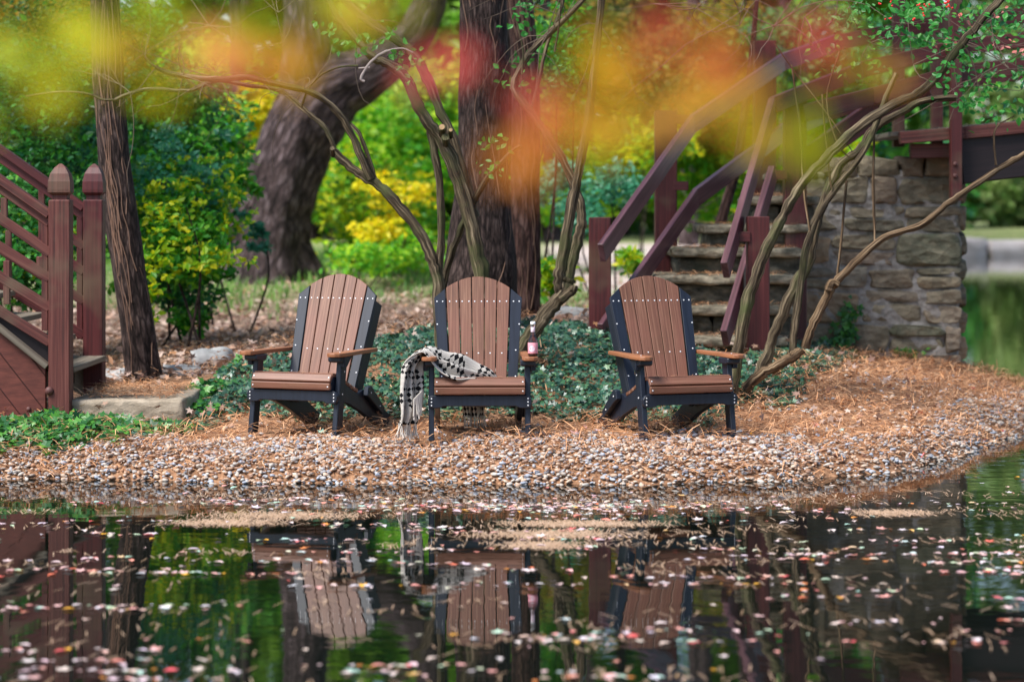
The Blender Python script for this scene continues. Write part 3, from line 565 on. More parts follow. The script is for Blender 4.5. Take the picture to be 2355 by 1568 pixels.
for k in range(26):
    a = Vector(v_[-35+int(k*34/25)]) ; e = a+Vc((random.uniform(-.03,.03), random.uniform(-.03,.02), -random.uniform(.07,.10))); e.z = max(e.z, gz(e.x, e.y)+.012)
    mb.tube([a+Vc((0,0,.01)), a.lerp(e, .5)+Vc((random.uniform(-.008,.008),0,0)), e], [.004,.0035,.005], 5, sub=2)
mb.build('fringe', M['fringe'], root, tuple(root.location)); mb = MB()
for k in range(14):
    a = Vector(v2[-21+int(k*20/13)]); e = a+Vc((random.uniform(-.012,.012), 0, -random.uniform(.05,.07))); mb.tube([a+Vc((0,0,.01)), a.lerp(e, .5), e], [.004,.0035,.0045], 5, sub=2)
mb.build('fringe', M['fringe'], root, tuple(root.location)); mb = MB()
for k in range(12):   # fringe of the inner fold showing part way up
    a = B0+Vc((-.405+.004*k, -.075+.004*k, .27+.004*k)); e = a+Vc((random.uniform(-.01,.02), -.004, -random.uniform(.10,.14))); mb.tube([a, a.lerp(e, .5), e], [.005,.004,.005], 5, sub=2)
mb.build('fringe', M['fringe'], root, tuple(root.location))
# bottle
bx, by, bz = cx+.330, cyy+.01, cz+.526
root = thing('bottle', 'clear glass bottle of pink drink standing on the middle chair arm', 'bottle', (bx, by, bz))
def lathe_part(nm, prof, mat): mb = MB(); mb.lathe(prof, (bx, by, bz), 24); return mb.build(nm, mat, root, (bx, by, bz))
lathe_part('glass_body', [(.026,0), (.030,.004), (.0305,.085), (.029,.10), (.020,.122), (.0135,.140), (.0125,.185), (.014,.188), (.014,.198)], M['glass'])
lathe_part('drink', [(.024,.005), (.0275,.008), (.0280,.085), (.0262,.10), (.0178,.120), (.011,.138), (.010,.150)], M['drink'])
lb = lathe_part('label', [(.0308,.018), (.0312,.019), (.0312,.084), (.0308,.085)], M['label'])
mb = MB(); K = 20; vv = [];
for k in range(K):
    a = 6.2832*k/K; hx = -.006+.017*math.cos(a); hz = .048+.020*math.sin(a); th = math.asin(hx/.0316); vv.append((bx+.0318*math.sin(th), by-.0318*math.cos(th), bz+hz))
cc_ = (bx-.006, by-.0322, bz+.048); mb.add([cc_]+vv, [(0, k+1, (k+1) % K+1) for k in range(K)]); mb.build('label_emblem', M['label_w'], lb, (bx, by, bz))
lathe_part('neck_label', [(.0128,.150), (.0134,.151), (.0132,.180), (.0126,.181)], M['label_w'])
lathe_part('cap', [(.0155,.198), (.0160,.200), (.0155,.214), (.012,.216)], M['cap'])

# ------------------------------------------------------------------ left wooden steps
LN, LF = 15.9, 17.25
o0 = Vector((P(140, 960, LN).x, LN, .2)); root = thing('wooden_stair', 'maroon wooden steps with railings and pointed posts at the left edge', 'steps', tuple(o0)); og = tuple(o0)
def post(mb, u, v0, v1, y, w=.14, cap=False):
    a = P(u, v0, y); b_ = P(u, v1, y); mb.beam((a.x, y, b_.z-.12), (a.x, y, a.z), w, w, Vector((0,1,0)), .006)
    return a
for (u, vt, vb, y, nm, sg) in ((140, 460, 965, LN, 'front', 1), (217, 460, 885, LF, 'rear', 1)):
    mb = MB(); a = post(mb, u, vt, vb, y); pst = mb.build('post', M['maroon_l'] if nm == 'front' else M['maroon'], root, og)
    s_ = y/FP; hw = .07; mb = MB()   # neck and pointed cap
    lv = [(.05, -.005), (.05, 10*s_), (.073, 17*s_), (.074, 24*s_), (.072, 42*s_), (.060, 60*s_), (.036, 74*s_), (.008, 83*s_)]
    V = []; F = []
    for r, z in lv: V += [(a.x-r, y-r, a.z+z), (a.x+r, y-r, a.z+z), (a.x+r, y+r, a.z+z), (a.x-r, y+r, a.z+z)]
    for i in range(len(lv)-1):
        for k in range(4): F.append((i*4+k, i*4+(k+1)%4, i*4+4+(k+1)%4, i*4+4+k))
    F.append((3,2,1,0)); F.append(tuple(len(lv)*4-4+k for k in range(4))); mb.add(V, F); mb.build('post_cap', M['maroon_l'] if nm == 'front' else M['maroon'], pst, og)
    if nm == 'front':
        mb = MB(); c_ = P(118, 897, y); mb.lathe([(.030,0), (.028,.008), (.016,.018), (.004,.021)], (0,0,0), 12)
        mb.V = [(c_.x+v[0], y-.07-v[2], c_.z+v[1]) for v in mb.V]; mb.build('bolt', M['rust'], pst, og)
def lrail(v_at_post, u_post, y, name, w, h, slope=.73, mat='maroon_l', ext=270):
    mb = MB(); a = P(u_post, v_at_post, y); b_ = P(u_post-ext, v_at_post-slope*ext, y); mb.beam(b_, a, w, h, Vector((0,0,1))); return mb.build(name, M[mat], root, og)
for y, up, dv, mt in ((LN, 116, 0, 'maroon_l'), (LF, 194, -15, 'maroon')):
    lrail(494+dv, up, y, 'handrail', .11, .055, .70, mt); lrail(512+dv, up, y, 'rail', .045, .07, .70, mt)
    for vv_ in (583, 640, 708, 787): lrail(vv_+dv, up, y, 'rail', .045, .065, .70 if vv_ < 600 else .62, mt)
def bal(u, v0, v1, y, mat): mb = MB(); a = P(u, v0, y); b_ = P(u, v1, y); mb.beam((a.x, y, b_.z), (a.x, y, a.z), .042, .04, Vector((0,1,0)), .003); mb.build('baluster', M[mat], root, og)
for (u, v0, v1) in ((104,505,760),(92,590,625),(16,600,700),(10,455,510),(-60,480,700),(-130,400,640)): bal(u, v0, v1, LN, 'maroon_l')
for (u, v0, v1) in ((184,500,780),(96,420,560),(20,530,680),(-50,400,650)): bal(u, v0, v1, LF, 'maroon')
# stringers with top board, side panel, treads
mb = MB(); q = [(-170,622),(107,846),(107,1010),(-170,1010)]; pts = [(P(u, v, LN).x, P(u, v, LN).z) for u, v in q]
mb.prism(pts[::-1], .04, Matrix(((1,0,0,0), (0,0,1,LN-.03), (0,1,0,0), (0,0,0,1))), .004); mb.build('side_panel', M['panel'], root, og)
mb = MB(); mb.beam(P(-170, 616, LN-.03), P(110, 843, LN-.03), .09, .035); mb.build('stringer_cap', M['greywood'], root, og)
mb = MB(); mb.beam(P(-100, 640, LF), P(236, 884, LF), .06, .05); mb.beam(P(-170, 668, LF), P(225, 900, LF), .05, .16); mb.build('stringer', M['greywood'], root, og)
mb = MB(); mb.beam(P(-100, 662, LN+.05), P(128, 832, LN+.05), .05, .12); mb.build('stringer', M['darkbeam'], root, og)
for k in range(5):
    z_ = P(0, 838-52*k, 16.5).z; x_ = P(160-72*k, 0, 16.5).x; mb = MB(); mb.beam((x_, LN+.06, z_), (x_, LF-.05, z_), .26, .038); mb.build('tread', M['greywood'], root, og)
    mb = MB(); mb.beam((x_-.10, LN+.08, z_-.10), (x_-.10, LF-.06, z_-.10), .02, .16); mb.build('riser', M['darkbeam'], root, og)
for (u, v) in ((68,940),(67,1010)):
    mb = MB(); c_ = P(u, v, LN); mb.lathe([(.018,0), (.016,.006), (.006,.012)], (0,0,0), 10); mb.V = [(c_.x+v_[0], LN-.03-v_[2], c_.z+v_[1]) for v_ in mb.V]; mb.build('bolt', M['rust'], root, og)
# landing slab
def rough_box(mb, x0, x1, y0, y1, z0, z1, cuts=5, amp=.012, bev=.02, smooth=True, seed=None):
    bm = bmesh.new(); bmesh.ops.create_cube(bm, size=1); sx_, sy_, sz_ = x1-x0, y1-y0, z1-z0
    for v in bm.verts: v.co = Vector(((v.co.x+.5)*sx_, (v.co.y+.5)*sy_, (v.co.z+.5)*sz_))
    bmesh.ops.bevel(bm, geom=bm.edges[:], offset=min(bev, .3*min(sx_, sy_, sz_)), segments=2, affect='EDGES', profile=.5)
    if cuts: bmesh.ops.subdivide_edges(bm, edges=[e for e in bm.edges if e.calc_length() > .12], cuts=cuts, use_grid_fill=True)
    ph = rng.random(6)*6
    for v in bm.verts:
        x, y, z = v.co; v.co += Vector(rng.normal(size=3)*amp*.22)+Vector((math.sin(z*17+ph[0]+y*9)+.6*math.sin(z*41+ph[3]), math.sin(x*13+ph[1]+z*15)+.6*math.sin(x*37+z*31+ph[4]), .6*math.sin(x*11+ph[2]+y*8)+.4*math.sin(x*31+y*23+ph[5])))*amp
    bm.verts.index_update(); mb.add([v.co+Vector((x0, y0, z0)) for v in bm.verts], [[v.index for v in f.verts] for f in bm.faces], [(v.co.x, v.co.z) for v in bm.verts], 0, smooth); bm.free()
mb = MB(); a = P(165, 930, 15.95); rough_box(mb, a.x, P(440, 0, 16.3).x, 15.90, 17.3, .12, a.z+.035, 8, .006, .02)
tag(mb.build('landing_slab', M['slab'], None, (-2.5, 16.6, .3)), 'flat stone landing at the foot of the left wooden steps', 'stone slab')
n = 1300; px = rng.uniform(a.x+.03, -2.25, n); py = rng.uniform(16.0, 17.2, n)
tag(needles('needle_drift', np.stack([px, py], 1), M['needle'], .06, .12, .005, .02, .15, z=a.z+.043), 'orange pine needles lying on the left stone landing', 'pine needles', kind='stuff')

# ------------------------------------------------------------------ right bridge, stone steps, pier
root = thing('footbridge', 'maroon wooden footbridge and stair railings at the right', 'bridge', (2.5, 20, .4)); og = (2.5, 20, .4)
def rpost(u, w_px, vt, vb, y, mat='maroon'):
    mb = MB(); a = P(u, vt, y); b_ = P(u, vb, y); w = w_px*y/FP; mb.beam((a.x, y, b_.z-.15), (a.x, y, a.z), w, w, Vector((0,1,0)), .006); return mb.build('post', M[mat], root, og)
rpost(1379, 50, 500, 790, 18.4); rpost(1530, 50, 256, 700, 20.15); rpost(1757, 50, 95, 640, 21.7); rpost(1742, 50, 498, 820, 18.15); rpost(1827, 50, 212, 760, 19.6)
rpost(2153, 26, -40, 350, 21.6); rpost(2197, 26, -40, 420, 19.9); rpost(2065, 26, -60, 300, 21.6)
def rr(pts, w, h, name='rail', mat='rail_sheen', up=Vector((0,0,1))):
    for a, b_ in zip(pts[:-1], pts[1:]):
        A, B = P(*a), P(*b_); mb = MB(); dv = (B-A).normalized(); mb.beam(A, B+dv*.01, w, h, up); mb.build(name, M[mat], root, og)
rr([(1383,582,17.95), (1592,285,19.85), (1800,143,21.4), (1920,100,22.0)], .045, .15, 'handrail'); rr([(1920,100,22.0), (2120,60,22), (2420,30,22)], .05, .14, 'handrail', 'maroon')
rr([(1383,765,17.95), (1600,455,19.85), (1800,305,21.4), (1900,262,22.0)], .045, .15); rr([(1900,262,22.0), (2150,190,22), (2420,160,22)], .05, .14, 'rail', 'maroon')
rr([(1667,622,17.75), (1776,245,19.25)], .05, .15, 'handrail'); rr([(1776,243,19.25), (1985,160,19.9), (2200,110,20), (2420,85,20)], .06, .13, 'handrail', 'maroon')
rr([(1666,778,17.75), (1776,400,19.25)], .05, .15); rr([(1845,262,19.45), (2005,222,19.9), (2200,170,20), (2420,145,20)], .05, .14, 'rail', 'maroon')
rr([(1845,375,19.8), (2005,262,20.1), (2130,205,20.2)], .06, .20, 'stair_stringer', 'maroon')
for (u, v, y, u2) in ((1415,548,18.4,1400), (1574,275,20.1,1556), (1574,428,20.1,1556), (1692,545,18.1,1716), (1790,240,19.5,1802), (1790,402,19.5,1802)):
    A = P(min(u, u2)-8, v, y); B = P(max(u, u2)+8, v, y-.0); mb = MB(); mb.beam(A, B, .09, .075); mb.build('spacer_block', M['maroon'], root, og)
mb = MB(); A = P(2068, 318, 20.0); A2 = P(2215, 306, 20.0); B = P(2470, 282, 20.0); mb.beam(A, A2, .12, .10); mb.beam(A2, B, .12, .10); mb.build('deck_edge', M['maroon_l'], root, og)
mb = MB(); mb.beam(P(2205, 372, 20.05), P(2480, 340, 20.05), .14, .38, bev=.01); mb.build('main_beam', M['darkbeam'], root, og)
mb = MB(); mb.beam(P(2205, 372, 21.6), P(2480, 340, 21.6), .14, .34, bev=.01); mb.build('main_beam', M['darkbeam'], root, og)
mb = MB(); mb.beam(P(2092, 348, 20.1), P(2215, 346, 20.1), .10, .12); mb.build('bearing_block', M['maroon_l'], root, og)
for k in range(9):
    A = P(2070+k*36, 300-k*3.4, 20.0); mb = MB(); mb.beam((A.x, 20.08, A.z-.03), (A.x, 21.7, A.z-.03), .125, .04); mb.build('deck_board', M['greywood'], root, og)
for v in (378, 405):
    mb = MB(); c_ = P(2197, v, 19.83); mb.lathe([(.022,0), (.02,.008), (.008,.016)], (0,0,0), 10); mb.V = [(c_.x+v_[0], 19.85-v_[2], c_.z+v_[1]) for v_ in mb.V]; mb.build('bolt', M['rust'], root, og)
# stone steps
root = thing('stone_steps', 'mossy stone steps climbing to the footbridge behind the right chair', 'steps', (1.6, 18.5, .5)); og = (1.6, 18.5, .5)
ST = [(1540,1790,850,17.75,.46),(1520,1800,818,17.95,.5),(1470,1812,775,18.2,.5),(1470,1824,705,18.5,.5),(1500,1836,634,18.8,.5),(1545,1848,572,19.15,.5),(1614,1860,518,19.5,.5),(1722,1880,452,19.85,.5),(1790,1900,396,20.36,.9)]
for k, (u0, u1, v, y, dp) in enumerate(ST):
    a = P(u0, v, y); b_ = P(u1, v, y); zb = .25 if k == 0 else P(u0, ST[k-1][2], ST[k-1][3]).z-.03
    # tread slab overhanging a riser stone
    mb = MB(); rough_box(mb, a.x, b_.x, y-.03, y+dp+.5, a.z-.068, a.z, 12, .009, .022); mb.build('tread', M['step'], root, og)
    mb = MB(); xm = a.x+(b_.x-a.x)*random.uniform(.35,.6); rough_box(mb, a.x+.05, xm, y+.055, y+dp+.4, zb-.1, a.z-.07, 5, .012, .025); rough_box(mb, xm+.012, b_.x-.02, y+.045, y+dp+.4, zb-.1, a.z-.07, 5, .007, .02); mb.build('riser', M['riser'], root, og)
    if 1 < k < 8:
        n = 260; px = rng.uniform(a.x+.03, b_.x-.05, n); py = rng.uniform(y+.0, y+.33, n)
        if k == 2: NS = []
        NS.append((np.stack([px, py], 1), a.z))
L_ = []; 
for xy_, z_ in NS: L_.append(np.concatenate([xy_, np.full((len(xy_), 1), z_)], 1))
L_ = np.concatenate(L_); n = len(L_); T = [(-.5,0,0),(.5,0,0),(.5,.5,.08),(-.5,.5,.08),(.4,1,0),(-.4,1,0)]
L_[:, 2] += .006+.018*rng.random(n); V = place(T, L_, rng.normal(size=(n,3))*.15+[0,0,1], rng.random(n)*6.28, np.stack([np.full(n,.004), .05+.07*rng.random(n), np.full(n,.08)], 1))
tag(npmesh('step_needles', V, [(0,1,2,3),(3,2,4,5)], 6, M['needle']), 'orange pine needles caught on the stone step treads', 'pine needles', kind='stuff')
# stone pier (irregular courses set in mortar)
PY0, PY1 = 20.35, 21.95; xl, xr = P(1826,0,PY0).x, P(2212,0,PY0).x; zt = P(0,362,PY0).z; zb = P(0,850,PY0).z-.15
root = thing('stone_pier', 'rough fieldstone pier under the end of the footbridge', 'pier', ((xl+xr)/2, PY0+.5, zb)); og = tuple(root.location)
mb = MB(); rough_box(mb, xl+.02, xr-.02, PY0+.008, PY1, zb, zt-.12, 14, .018, .03); mb.build('mortar_core', M['mortar'], root, og)
mb = MB(); z_ = zb
def face_stone(mb, x0, x1, z0, z1, y0, depth=.16):
    """irregular rounded stone whose face bulges towards -y"""
    bm = bmesh.new(); bmesh.ops.create_icosphere(bm, subdivisions=3, radius=1); cxs, czs = (x0+x1)/2, (z0+z1)/2; ph = rng.random(8)*6; sk = rng.uniform(-.12,.12)
    for v in bm.verts:
        x, y, z = v.co; e = lambda t, p: math.copysign(abs(t)**p, t)
        x, y, z = e(x,.24), e(y,.28), e(z,.24); m_ = 1/max(abs(x), abs(z), .72)**.35
        X_ = x*(x1-x0)/2*(1+.07*math.sin(z*2.3+ph[0])+.04*math.sin(z*6+ph[1])); Z_ = z*(z1-z0)/2*(1+.13*math.sin(x*2.1+ph[2])+.07*math.sin(x*6+ph[3]))+sk*X_*.5
        Y_ = y*depth*.5+.013*math.sin(X_*19+ph[4])*math.sin(Z_*23+ph[5])+.007*math.sin(X_*51+ph[6]+Z_*37)
        v.co = (X_, Y_, Z_)
    bm.verts.index_update(); mb.add([v.co+Vector((cxs, y0+depth/2, czs)) for v in bm.verts], [[v.index for v in f.verts] for f in bm.faces], [(v.co.x, v.co.z) for v in bm.verts], 0, True); bm.free()
rows = [.30,.26,.31,.20,.30,.24,.25]; tot_h = zt-.17-zb; kk = tot_h/sum(rows)
for r_, hh in enumerate(rows):
    hh *= kk; x = xl+rng.uniform(-.02,.02)
    while x < xr-.06:
        w = min(rng.uniform(.24,.64), xr-x+rng.uniform(-.01,.015))
        if xr-(x+w) < .10: w = xr-x+rng.uniform(-.012,.012)
        if w > .3 and rng.random() < .35:
            f_ = rng.uniform(.4,.6); face_stone(mb, x+.010, x+w-.012, z_+.01, z_+hh*f_-.006, PY0-rng.uniform(.0,.035)); face_stone(mb, x+.012, x+w-.010, z_+hh*f_+.008, z_+hh-.01, PY0-rng.uniform(0,.035))
        else: face_stone(mb, x+.010, x+w-.012, z_+.010+rng.uniform(-.012,.012), z_+hh-.012+rng.uniform(-.012,.02), PY0-rng.uniform(.0,.04))
        x += w
    z_ += hh
mb.build('stonework', M['stone'], root, og)
mb = MB(); x = xl
for w in (.20,.34,.36,.20,.22): 
    x1_ = min(x+w, xr+.01); face_stone(mb, x, x1_, zt-.17+rng.uniform(-.01,.01), zt+rng.uniform(-.01,.04), PY0-.03, .5); x = x1_
mb.build('coping', M['stone'], root, og)
# side stonework facing the water
mb = MB(); z_ = zb
for r_ in range(8):
    y = PY0+.1
    while y < PY1:
        w = rng.uniform(.2,.4); bm = MB(); face_stone(bm, -w/2+.01, w/2-.01, z_+.01, z_+.2, 0, .12)
        mb.add([(xr+.0-(v[1]-.06)*1.0, y+w/2+v[0], v[2]) for v in bm.V], [q_[::-1] for q_ in bm.F], bm.U, 0, True); y += w
    z_ += .22
mb.build('side_stonework', M['stone'], root, og)
# ivy climbing the pier
pts = []
for (u0, v0, u1, v1, n_) in ((1925,850,1950,700,150),(2080,840,2090,810,25),(1900,800,1960,760,60),(2290,840,2230,600,0)):
    t = rng.random(n_); pts.append(np.stack([P(0,0,1).x*0+np.array([P(u0+(u1-u0)*a+rng.normal()*14, 0, PY0).x for a in t]), PY0-.05-.05*rng.random(n_), np.array([P(0, v0+(v1-v0)*a+rng.normal()*8, PY0).z for a in t])], 1))
pts = np.concatenate(pts); n = len(pts)
tag(npmesh('climbing_ivy', place(IVY_V, pts, rng.normal(size=(n,3))*.4+[0,-1,.3], rng.random(n)*6.28, .04+.03*rng.random(n)), IVY_F, 11, M['ivy_b']), 'ivy climbing the left face of the stone pier', 'ivy', kind='stuff')

# ------------------------------------------------------------------ trees in front of the wood
def trunk_mb(path, y, seg=28, flute=.035, nf=5, jit=.03, seed=0, mb=None):
    mb = mb or MB(); pts = []; rad = []
    for p in path:
        yy = p[3] if len(p) > 3 else y; pts.append(P(p[0], p[1], yy)); rad.append(p[2]/2*yy/FP)
    mb.tube(pts, rad, seg, 0, flute, nf, 8, True, jit, seed); return mb
def tree(name, label, path, y, mat, seed, crown=None, limbs=(), vines=0, group=None, **k):
    b_ = P(path[0][0], path[0][1], y); org = (b_.x, y, gz(b_.x, y)); t = thing(name, label, 'tree', org, 0, group)
    tr = trunk_mb(path, y, seed=seed, **k).build('trunk', mat, t, org)
    for j, l_ in enumerate(limbs): trunk_mb(l_, y, 18, .03, 4, .03, seed+j+50).build('limb', mat, t, org)
    if vines:
        mb = MB(); rs = random.Random(seed)
        for _ in range(vines):
            i0 = rs.uniform(0, len(path)-1.3); pp = []; off = rs.uniform(-.8,.8)
            for s_ in range(6):
                f = min(i0+s_*.16*(len(path)/5), len(path)-1.01); i = int(f); fr_ = f-i; u = path[i][0]*(1-fr_)+path[i+1][0]*fr_; v = path[i][1]*(1-fr_)+path[i+1][1]*fr_; w = path[i][2]*(1-fr_)+path[i+1][2]*fr_
                off = max(-.95, min(.95, off+rs.uniform(-.2,.2))); q_ = P(u+off*w/2, v, y); q_.y = y-math.sqrt(max(0, 1-off*off))*w/2*y/FP-.004; pp.append(q_)
            mb.tube(pp, [.004,.004,.0035,.003,.0025,.002], 5, sub=3)
        mb.build('vine', M['litter_v'], t, org)
    if crown: foliage('crown', M[crown[0]], crown[1], crown[2], crown[3], t, org)
    return t
M['litter_v'] = plain('dry_vine', (.26,.15,.10), .8)
tree('ivy_clad_tree', 'slim leaning tree with dry vines beside the left wooden posts', [(345,905,100),(333,870,84),(318,760,78),(300,640,74),(282,520,76),(266,400,74),(255,280,72),(247,150,70),(240,0,66),(235,-200,60),(225,-700,50),(215,-1300,30)], 18.0, M['bark'], 3,
     ('lf_mid', [(Vector((-3.8,18.5,6.6)), (3.0,2.6,1.3)), (Vector((-5.5,20,6)), (2,2,1.5))], 3200, .13), vines=46)  # crown out of frame, enlarged to shade the chair area
tree('big_trunk_tree', 'thick straight trunk rising behind the middle chair', [(1100,830,205),(1100,760,185),(1103,640,168),(1106,520,140),(1108,400,122),(1110,250,113),(1112,120,108),(1110,0,106),(1108,-250,100),(1105,-900,80),(1100,-1600,45)], 18.6, M['bark'], 5,
     ('lf_mid', [(Vector((-.3,18.6,7.2)), (3.2,3.0,1.5)), (Vector((-1,21,8)), (3,2,1.5))], 4200, .13), vines=16, flute=.04, nf=7)  # unseen crown, made large to keep the chairs in shade
tree('rear_trunk_tree', 'reddish trunk just behind and right of the thick middle trunk', [(1206,760,85),(1205,700,74),(1206,560,70),(1207,400,66),(1210,250,64),(1205,100,62),(1195,0,60),(1180,-200,56),(1175,-800,44),(1170,-1400,25)], 20.6, M['bark_red'], 8,
     ('lf_mid', [(Vector((2.4,20.5,7.5)), (3.0,2.6,1.4))], 2600, .13), vines=14)  # crown above the view, sized to shade the bank
tree('leaning_old_tree', 'massive grey trunk leaning right behind the left chair', [(612,672,250),(613,640,205),(615,590,185),(626,500,172),(650,420,170),(680,340,172),(716,265,182),(768,205,150),(835,172,122),(888,140,102),(938,98,86),(975,35,76),(995,-60,70),(1010,-400,55),(1000,-1000,30)], 33, M['bark_grey'], 12,
     ('lf_dark', [(Vector((-2,34,9.5)), (5,3,2.2))], 4000, .13), limbs=([(706,290,140),(706,200,132),(703,100,116),(702,0,100),(690,-200,90),(670,-600,65),(650,-1200,30)], [(560,640,60),(600,590,80),(640,540,90)], [(720,650,70),(690,600,80),(660,540,90)]), flute=.06, nf=6)
tree('dead_stem_tree', 'thin reddish dead stem leaning behind the right railings', [(1655,520,26),(1675,450,24),(1690,400,22),(1703,330,20),(1712,250,18),(1725,150,15),(1745,-50,8)], 22.5, M['bark_red'], 14)
tree('dark_stem_tree', 'dark stem standing behind the leaning old trunk', [(540,640,40),(545,520,38),(540,380,36),(548,240,34),(545,100,30),(540,-60,26),(540,-600,18)], 38, M['bark_grey'], 15, ('lf_yel', [PB(595,300,38,55,90,.8), PB(575,240,38,60,50,.8)], 1700, .10))

# ------------------------------------------------------------------ arching shrubs
def stems(name, mat, root, org, lst, y, seed):
    for j, (path, w0, w1, dy) in enumerate(lst):
        mb = MB()
        n = len(path); pts = []; rad = []
        for i, (u, v) in enumerate(path):
            yy = y+dy[0]+(dy[1]-dy[0])*i/(n-1); pts.append(P(u, v, yy)); rad.append((w0+(w1-w0)*i/(n-1))*.41*yy/FP)
        mb.tube(pts, rad, 20, 0, .11, 5, 5, True, .08, seed+j, .09); mb.build(name, mat, root, org)
CB = (P(1040, 800, 16.9)); org = (CB.x, 16.9, gz(CB.x, 16.9))
shr = thing('arching_shrub', 'multi stemmed shrub arching left from behind the middle chair', 'shrub', org)
mb_list = [
 ([(1030,860),(1012,740),(1006,640),(990,590),(960,530),(905,462),(865,424),(835,405),(805,385),(766,348)], 36, 20, (0,.1)),
 ([(852,412),(830,360),(800,296),(769,252),(714,212),(640,195),(567,178),(496,183),(403,172),(357,155)], 22, 12, (.05,-.2)),
 ([(770,350),(750,300),(725,275),(693,248),(660,220),(630,205),(567,197),(500,186),(437,209),(357,206),(300,215),(265,230)], 14, 9, (.1,.3)),
 ([(865,424),(846,360),(826,310),(805,285)], 14, 10, (.08,.1)),
 ([(265,230),(235,229),(202,216),(139,212),(60,222)], 8, 5, (.3,.4)),
 ([(1016,850),(1008,760),(1006,656),(1014,546),(1011,420),(997,340),(985,290)], 26, 18, (.05,.05)),
 ([(1120,840),(1112,720),(1104,630),(1085,525),(1056,420),(1022,336),(988,286),(963,244),(930,176),(892,147),(854,130),(808,76),(778,42),(740,-30)], 46, 16, (.0,-.1)),
 ([(1090,500),(1077,441),(1047,336),(1014,261),(980,181),(946,122),(892,80),(820,29),(770,-20)], 30, 20, (.1,.2)),
 ([(1010,700),(1026,622),(1056,538),(1085,471),(1123,408),(1169,357),(1198,336)], 22, 11, (.3,-.2)),
 ([(693,248),(700,225),(712,200),(740,172),(780,155),(823,152)], 6, 5, (.0,-.1)),
]
stems('stem', M['stem'], shr, org, mb_list, 16.9, 100)
mb = MB()
for (u, v, w) in ((1016,300,13),(1036,305,8),(1024,322,13),(764,348,8)): a = P(u, v, 16.75); mb = MB(); mb.tube([a+Vector((0,.08,-.03)), a+Vector((0,-.02,.02))], [w*.65*17/FP, w*.7*17/FP], 10, sub=1); mb.build('cut_stub', M['stem'], shr, org)
for (u, v, w) in ((1016,293,8),(1036,300,5)): a = P(u, v, 16.72); mb = MB(); mb.tube([a+Vector((0,-.005,.0)), a+Vector((0,-.012,.002))], w*.8*17/FP, 10, sub=1); mb.build('cut_face', M['cut'], shr, org)
stems('dead_twig', plain('bleached_twig', (.32,.26,.24), .8), shr, org, [([(838,188),(830,180),(846,152),(868,130),(890,118)], 7, 8, (-.3,-.3)), ([(824,158),(850,156)], 4, 6, (-.3,-.3)), ([(890,118),(925,112),(950,122)], 6, 3, (-.3,-.3))], 16.9, 140)
def twigs(name, starts, parent, org, mat, n, y, l0, l1, seed, w=.004, droop=-.2, bias=0):
    rs = random.Random(seed); mb = MB()
    for _ in range(n):
        (u, v) = rs.choice(starts); a = P(u, v, y+rs.uniform(-.2,.2)); d_ = Vector((rs.gauss(bias,1), rs.gauss(0,.4), rs.gauss(.3,.8))).normalized(); pts = [a]; l_ = rs.uniform(l0, l1)
        for k in range(5): d_ = (d_+Vector((rs.gauss(0,.3), rs.gauss(0,.2), rs.gauss(0,.3)+droop*.3))).normalized(); pts.append(pts[-1]+d_*l_/5)
        mb.tube(pts, [w, w*.9, w*.75, w*.6, w*.45, w*.25], 5, sub=2)
    return mb.build(name, mat, parent, org)
twigs('twig', [(700,205),(600,185),(500,180),(420,175),(360,155),(820,40),(640,30),(560,120),(300,215),(480,60),(650,100)], shr, org, M['twig'], 50, 16.9, .3, 1.0, 4, .0035)
def sprig(name, parent, org, mat, pts, n, spread, size, y, tm=(LEAF_V, LEAF_F)):
    ps = []
    for (u, v) in pts:
        a = P(u, v, y); ps.append(np.array(a)[None]+rng.normal(size=(n,3))*spread*np.array([1,.8,.7]))
    ps = np.concatenate(ps); m_ = len(ps); return npmesh(name, place(tm[0], ps, rng.normal(size=(m_,3))*.5+[0,-.6,.5], rng.random(m_)*6.28, size*(.6+.7*rng.random(m_))), tm[1], len(tm[0]), mat, False, parent, org)
sprig('foliage', shr, org, M['lf_fresh'], [(800,100),(830,105),(870,95),(900,75),(925,120),(940,140),(945,160),(950,180),(735,60),(745,80),(1120,330),(1150,335),(1120,385),(1135,390),(905,115)], 7, .045, .05, 16.6)

CB = P(1240, 790, 17.0); org = (CB.x, 17.0, gz(CB.x, 17.0)); sh2 = thing('forked_shrub', 'forked shrub stems leaning right between the middle and right chairs', 'shrub', org)
stems('stem', M['stem'], sh2, org, [
 ([(1185,860),(1205,800),(1238,745),(1272,700),(1298,668),(1308,640)], 44, 36, (0,0)),
 ([(1290,672),(1284,640),(1295,588),(1316,462),(1329,399),(1346,315),(1362,210),(1375,84),(1384,0),(1392,-120)], 32, 17, (0,-.2)),
 ([(1304,660),(1310,625),(1329,546),(1337,504),(1329,454),(1299,378),(1257,311),(1215,252),(1182,202),(1195,160),(1215,126),(1257,84),(1341,0),(1400,-70)], 30, 13, (.1,.2)),
 ([(1290,690),(1312,672),(1320,660)], 26, 22, (-.08,-.1)),
 ([(1224,250),(1240,180),(1257,105),(1283,42),(1297,-10)], 11, 9, (.3,.4)),
 ([(1200,170),(1203,120),(1195,80),(1188,50)], 6, 4, (.1,.1)),
 ([(1275,120),(1285,60),(1290,0)], 6, 4, (.0,.0))], 17.0, 200)
twigs('twig', [(1215,126),(1257,84),(1300,40),(1380,60),(1340,0),(1600,20),(1700,60),(1500,10)], sh2, org, M['twig'], 26, 17.1, .3, 1.1, 14, .0035)
sprig('foliage', sh2, org, M['lf_fresh'], [(1215,20),(1230,60),(1190,30),(1200,150),(1180,190),(1290,130),(1310,170),(1280,180),(1300,70),(1240,0),(1420,130)], 16, .07, .05, 17.4)

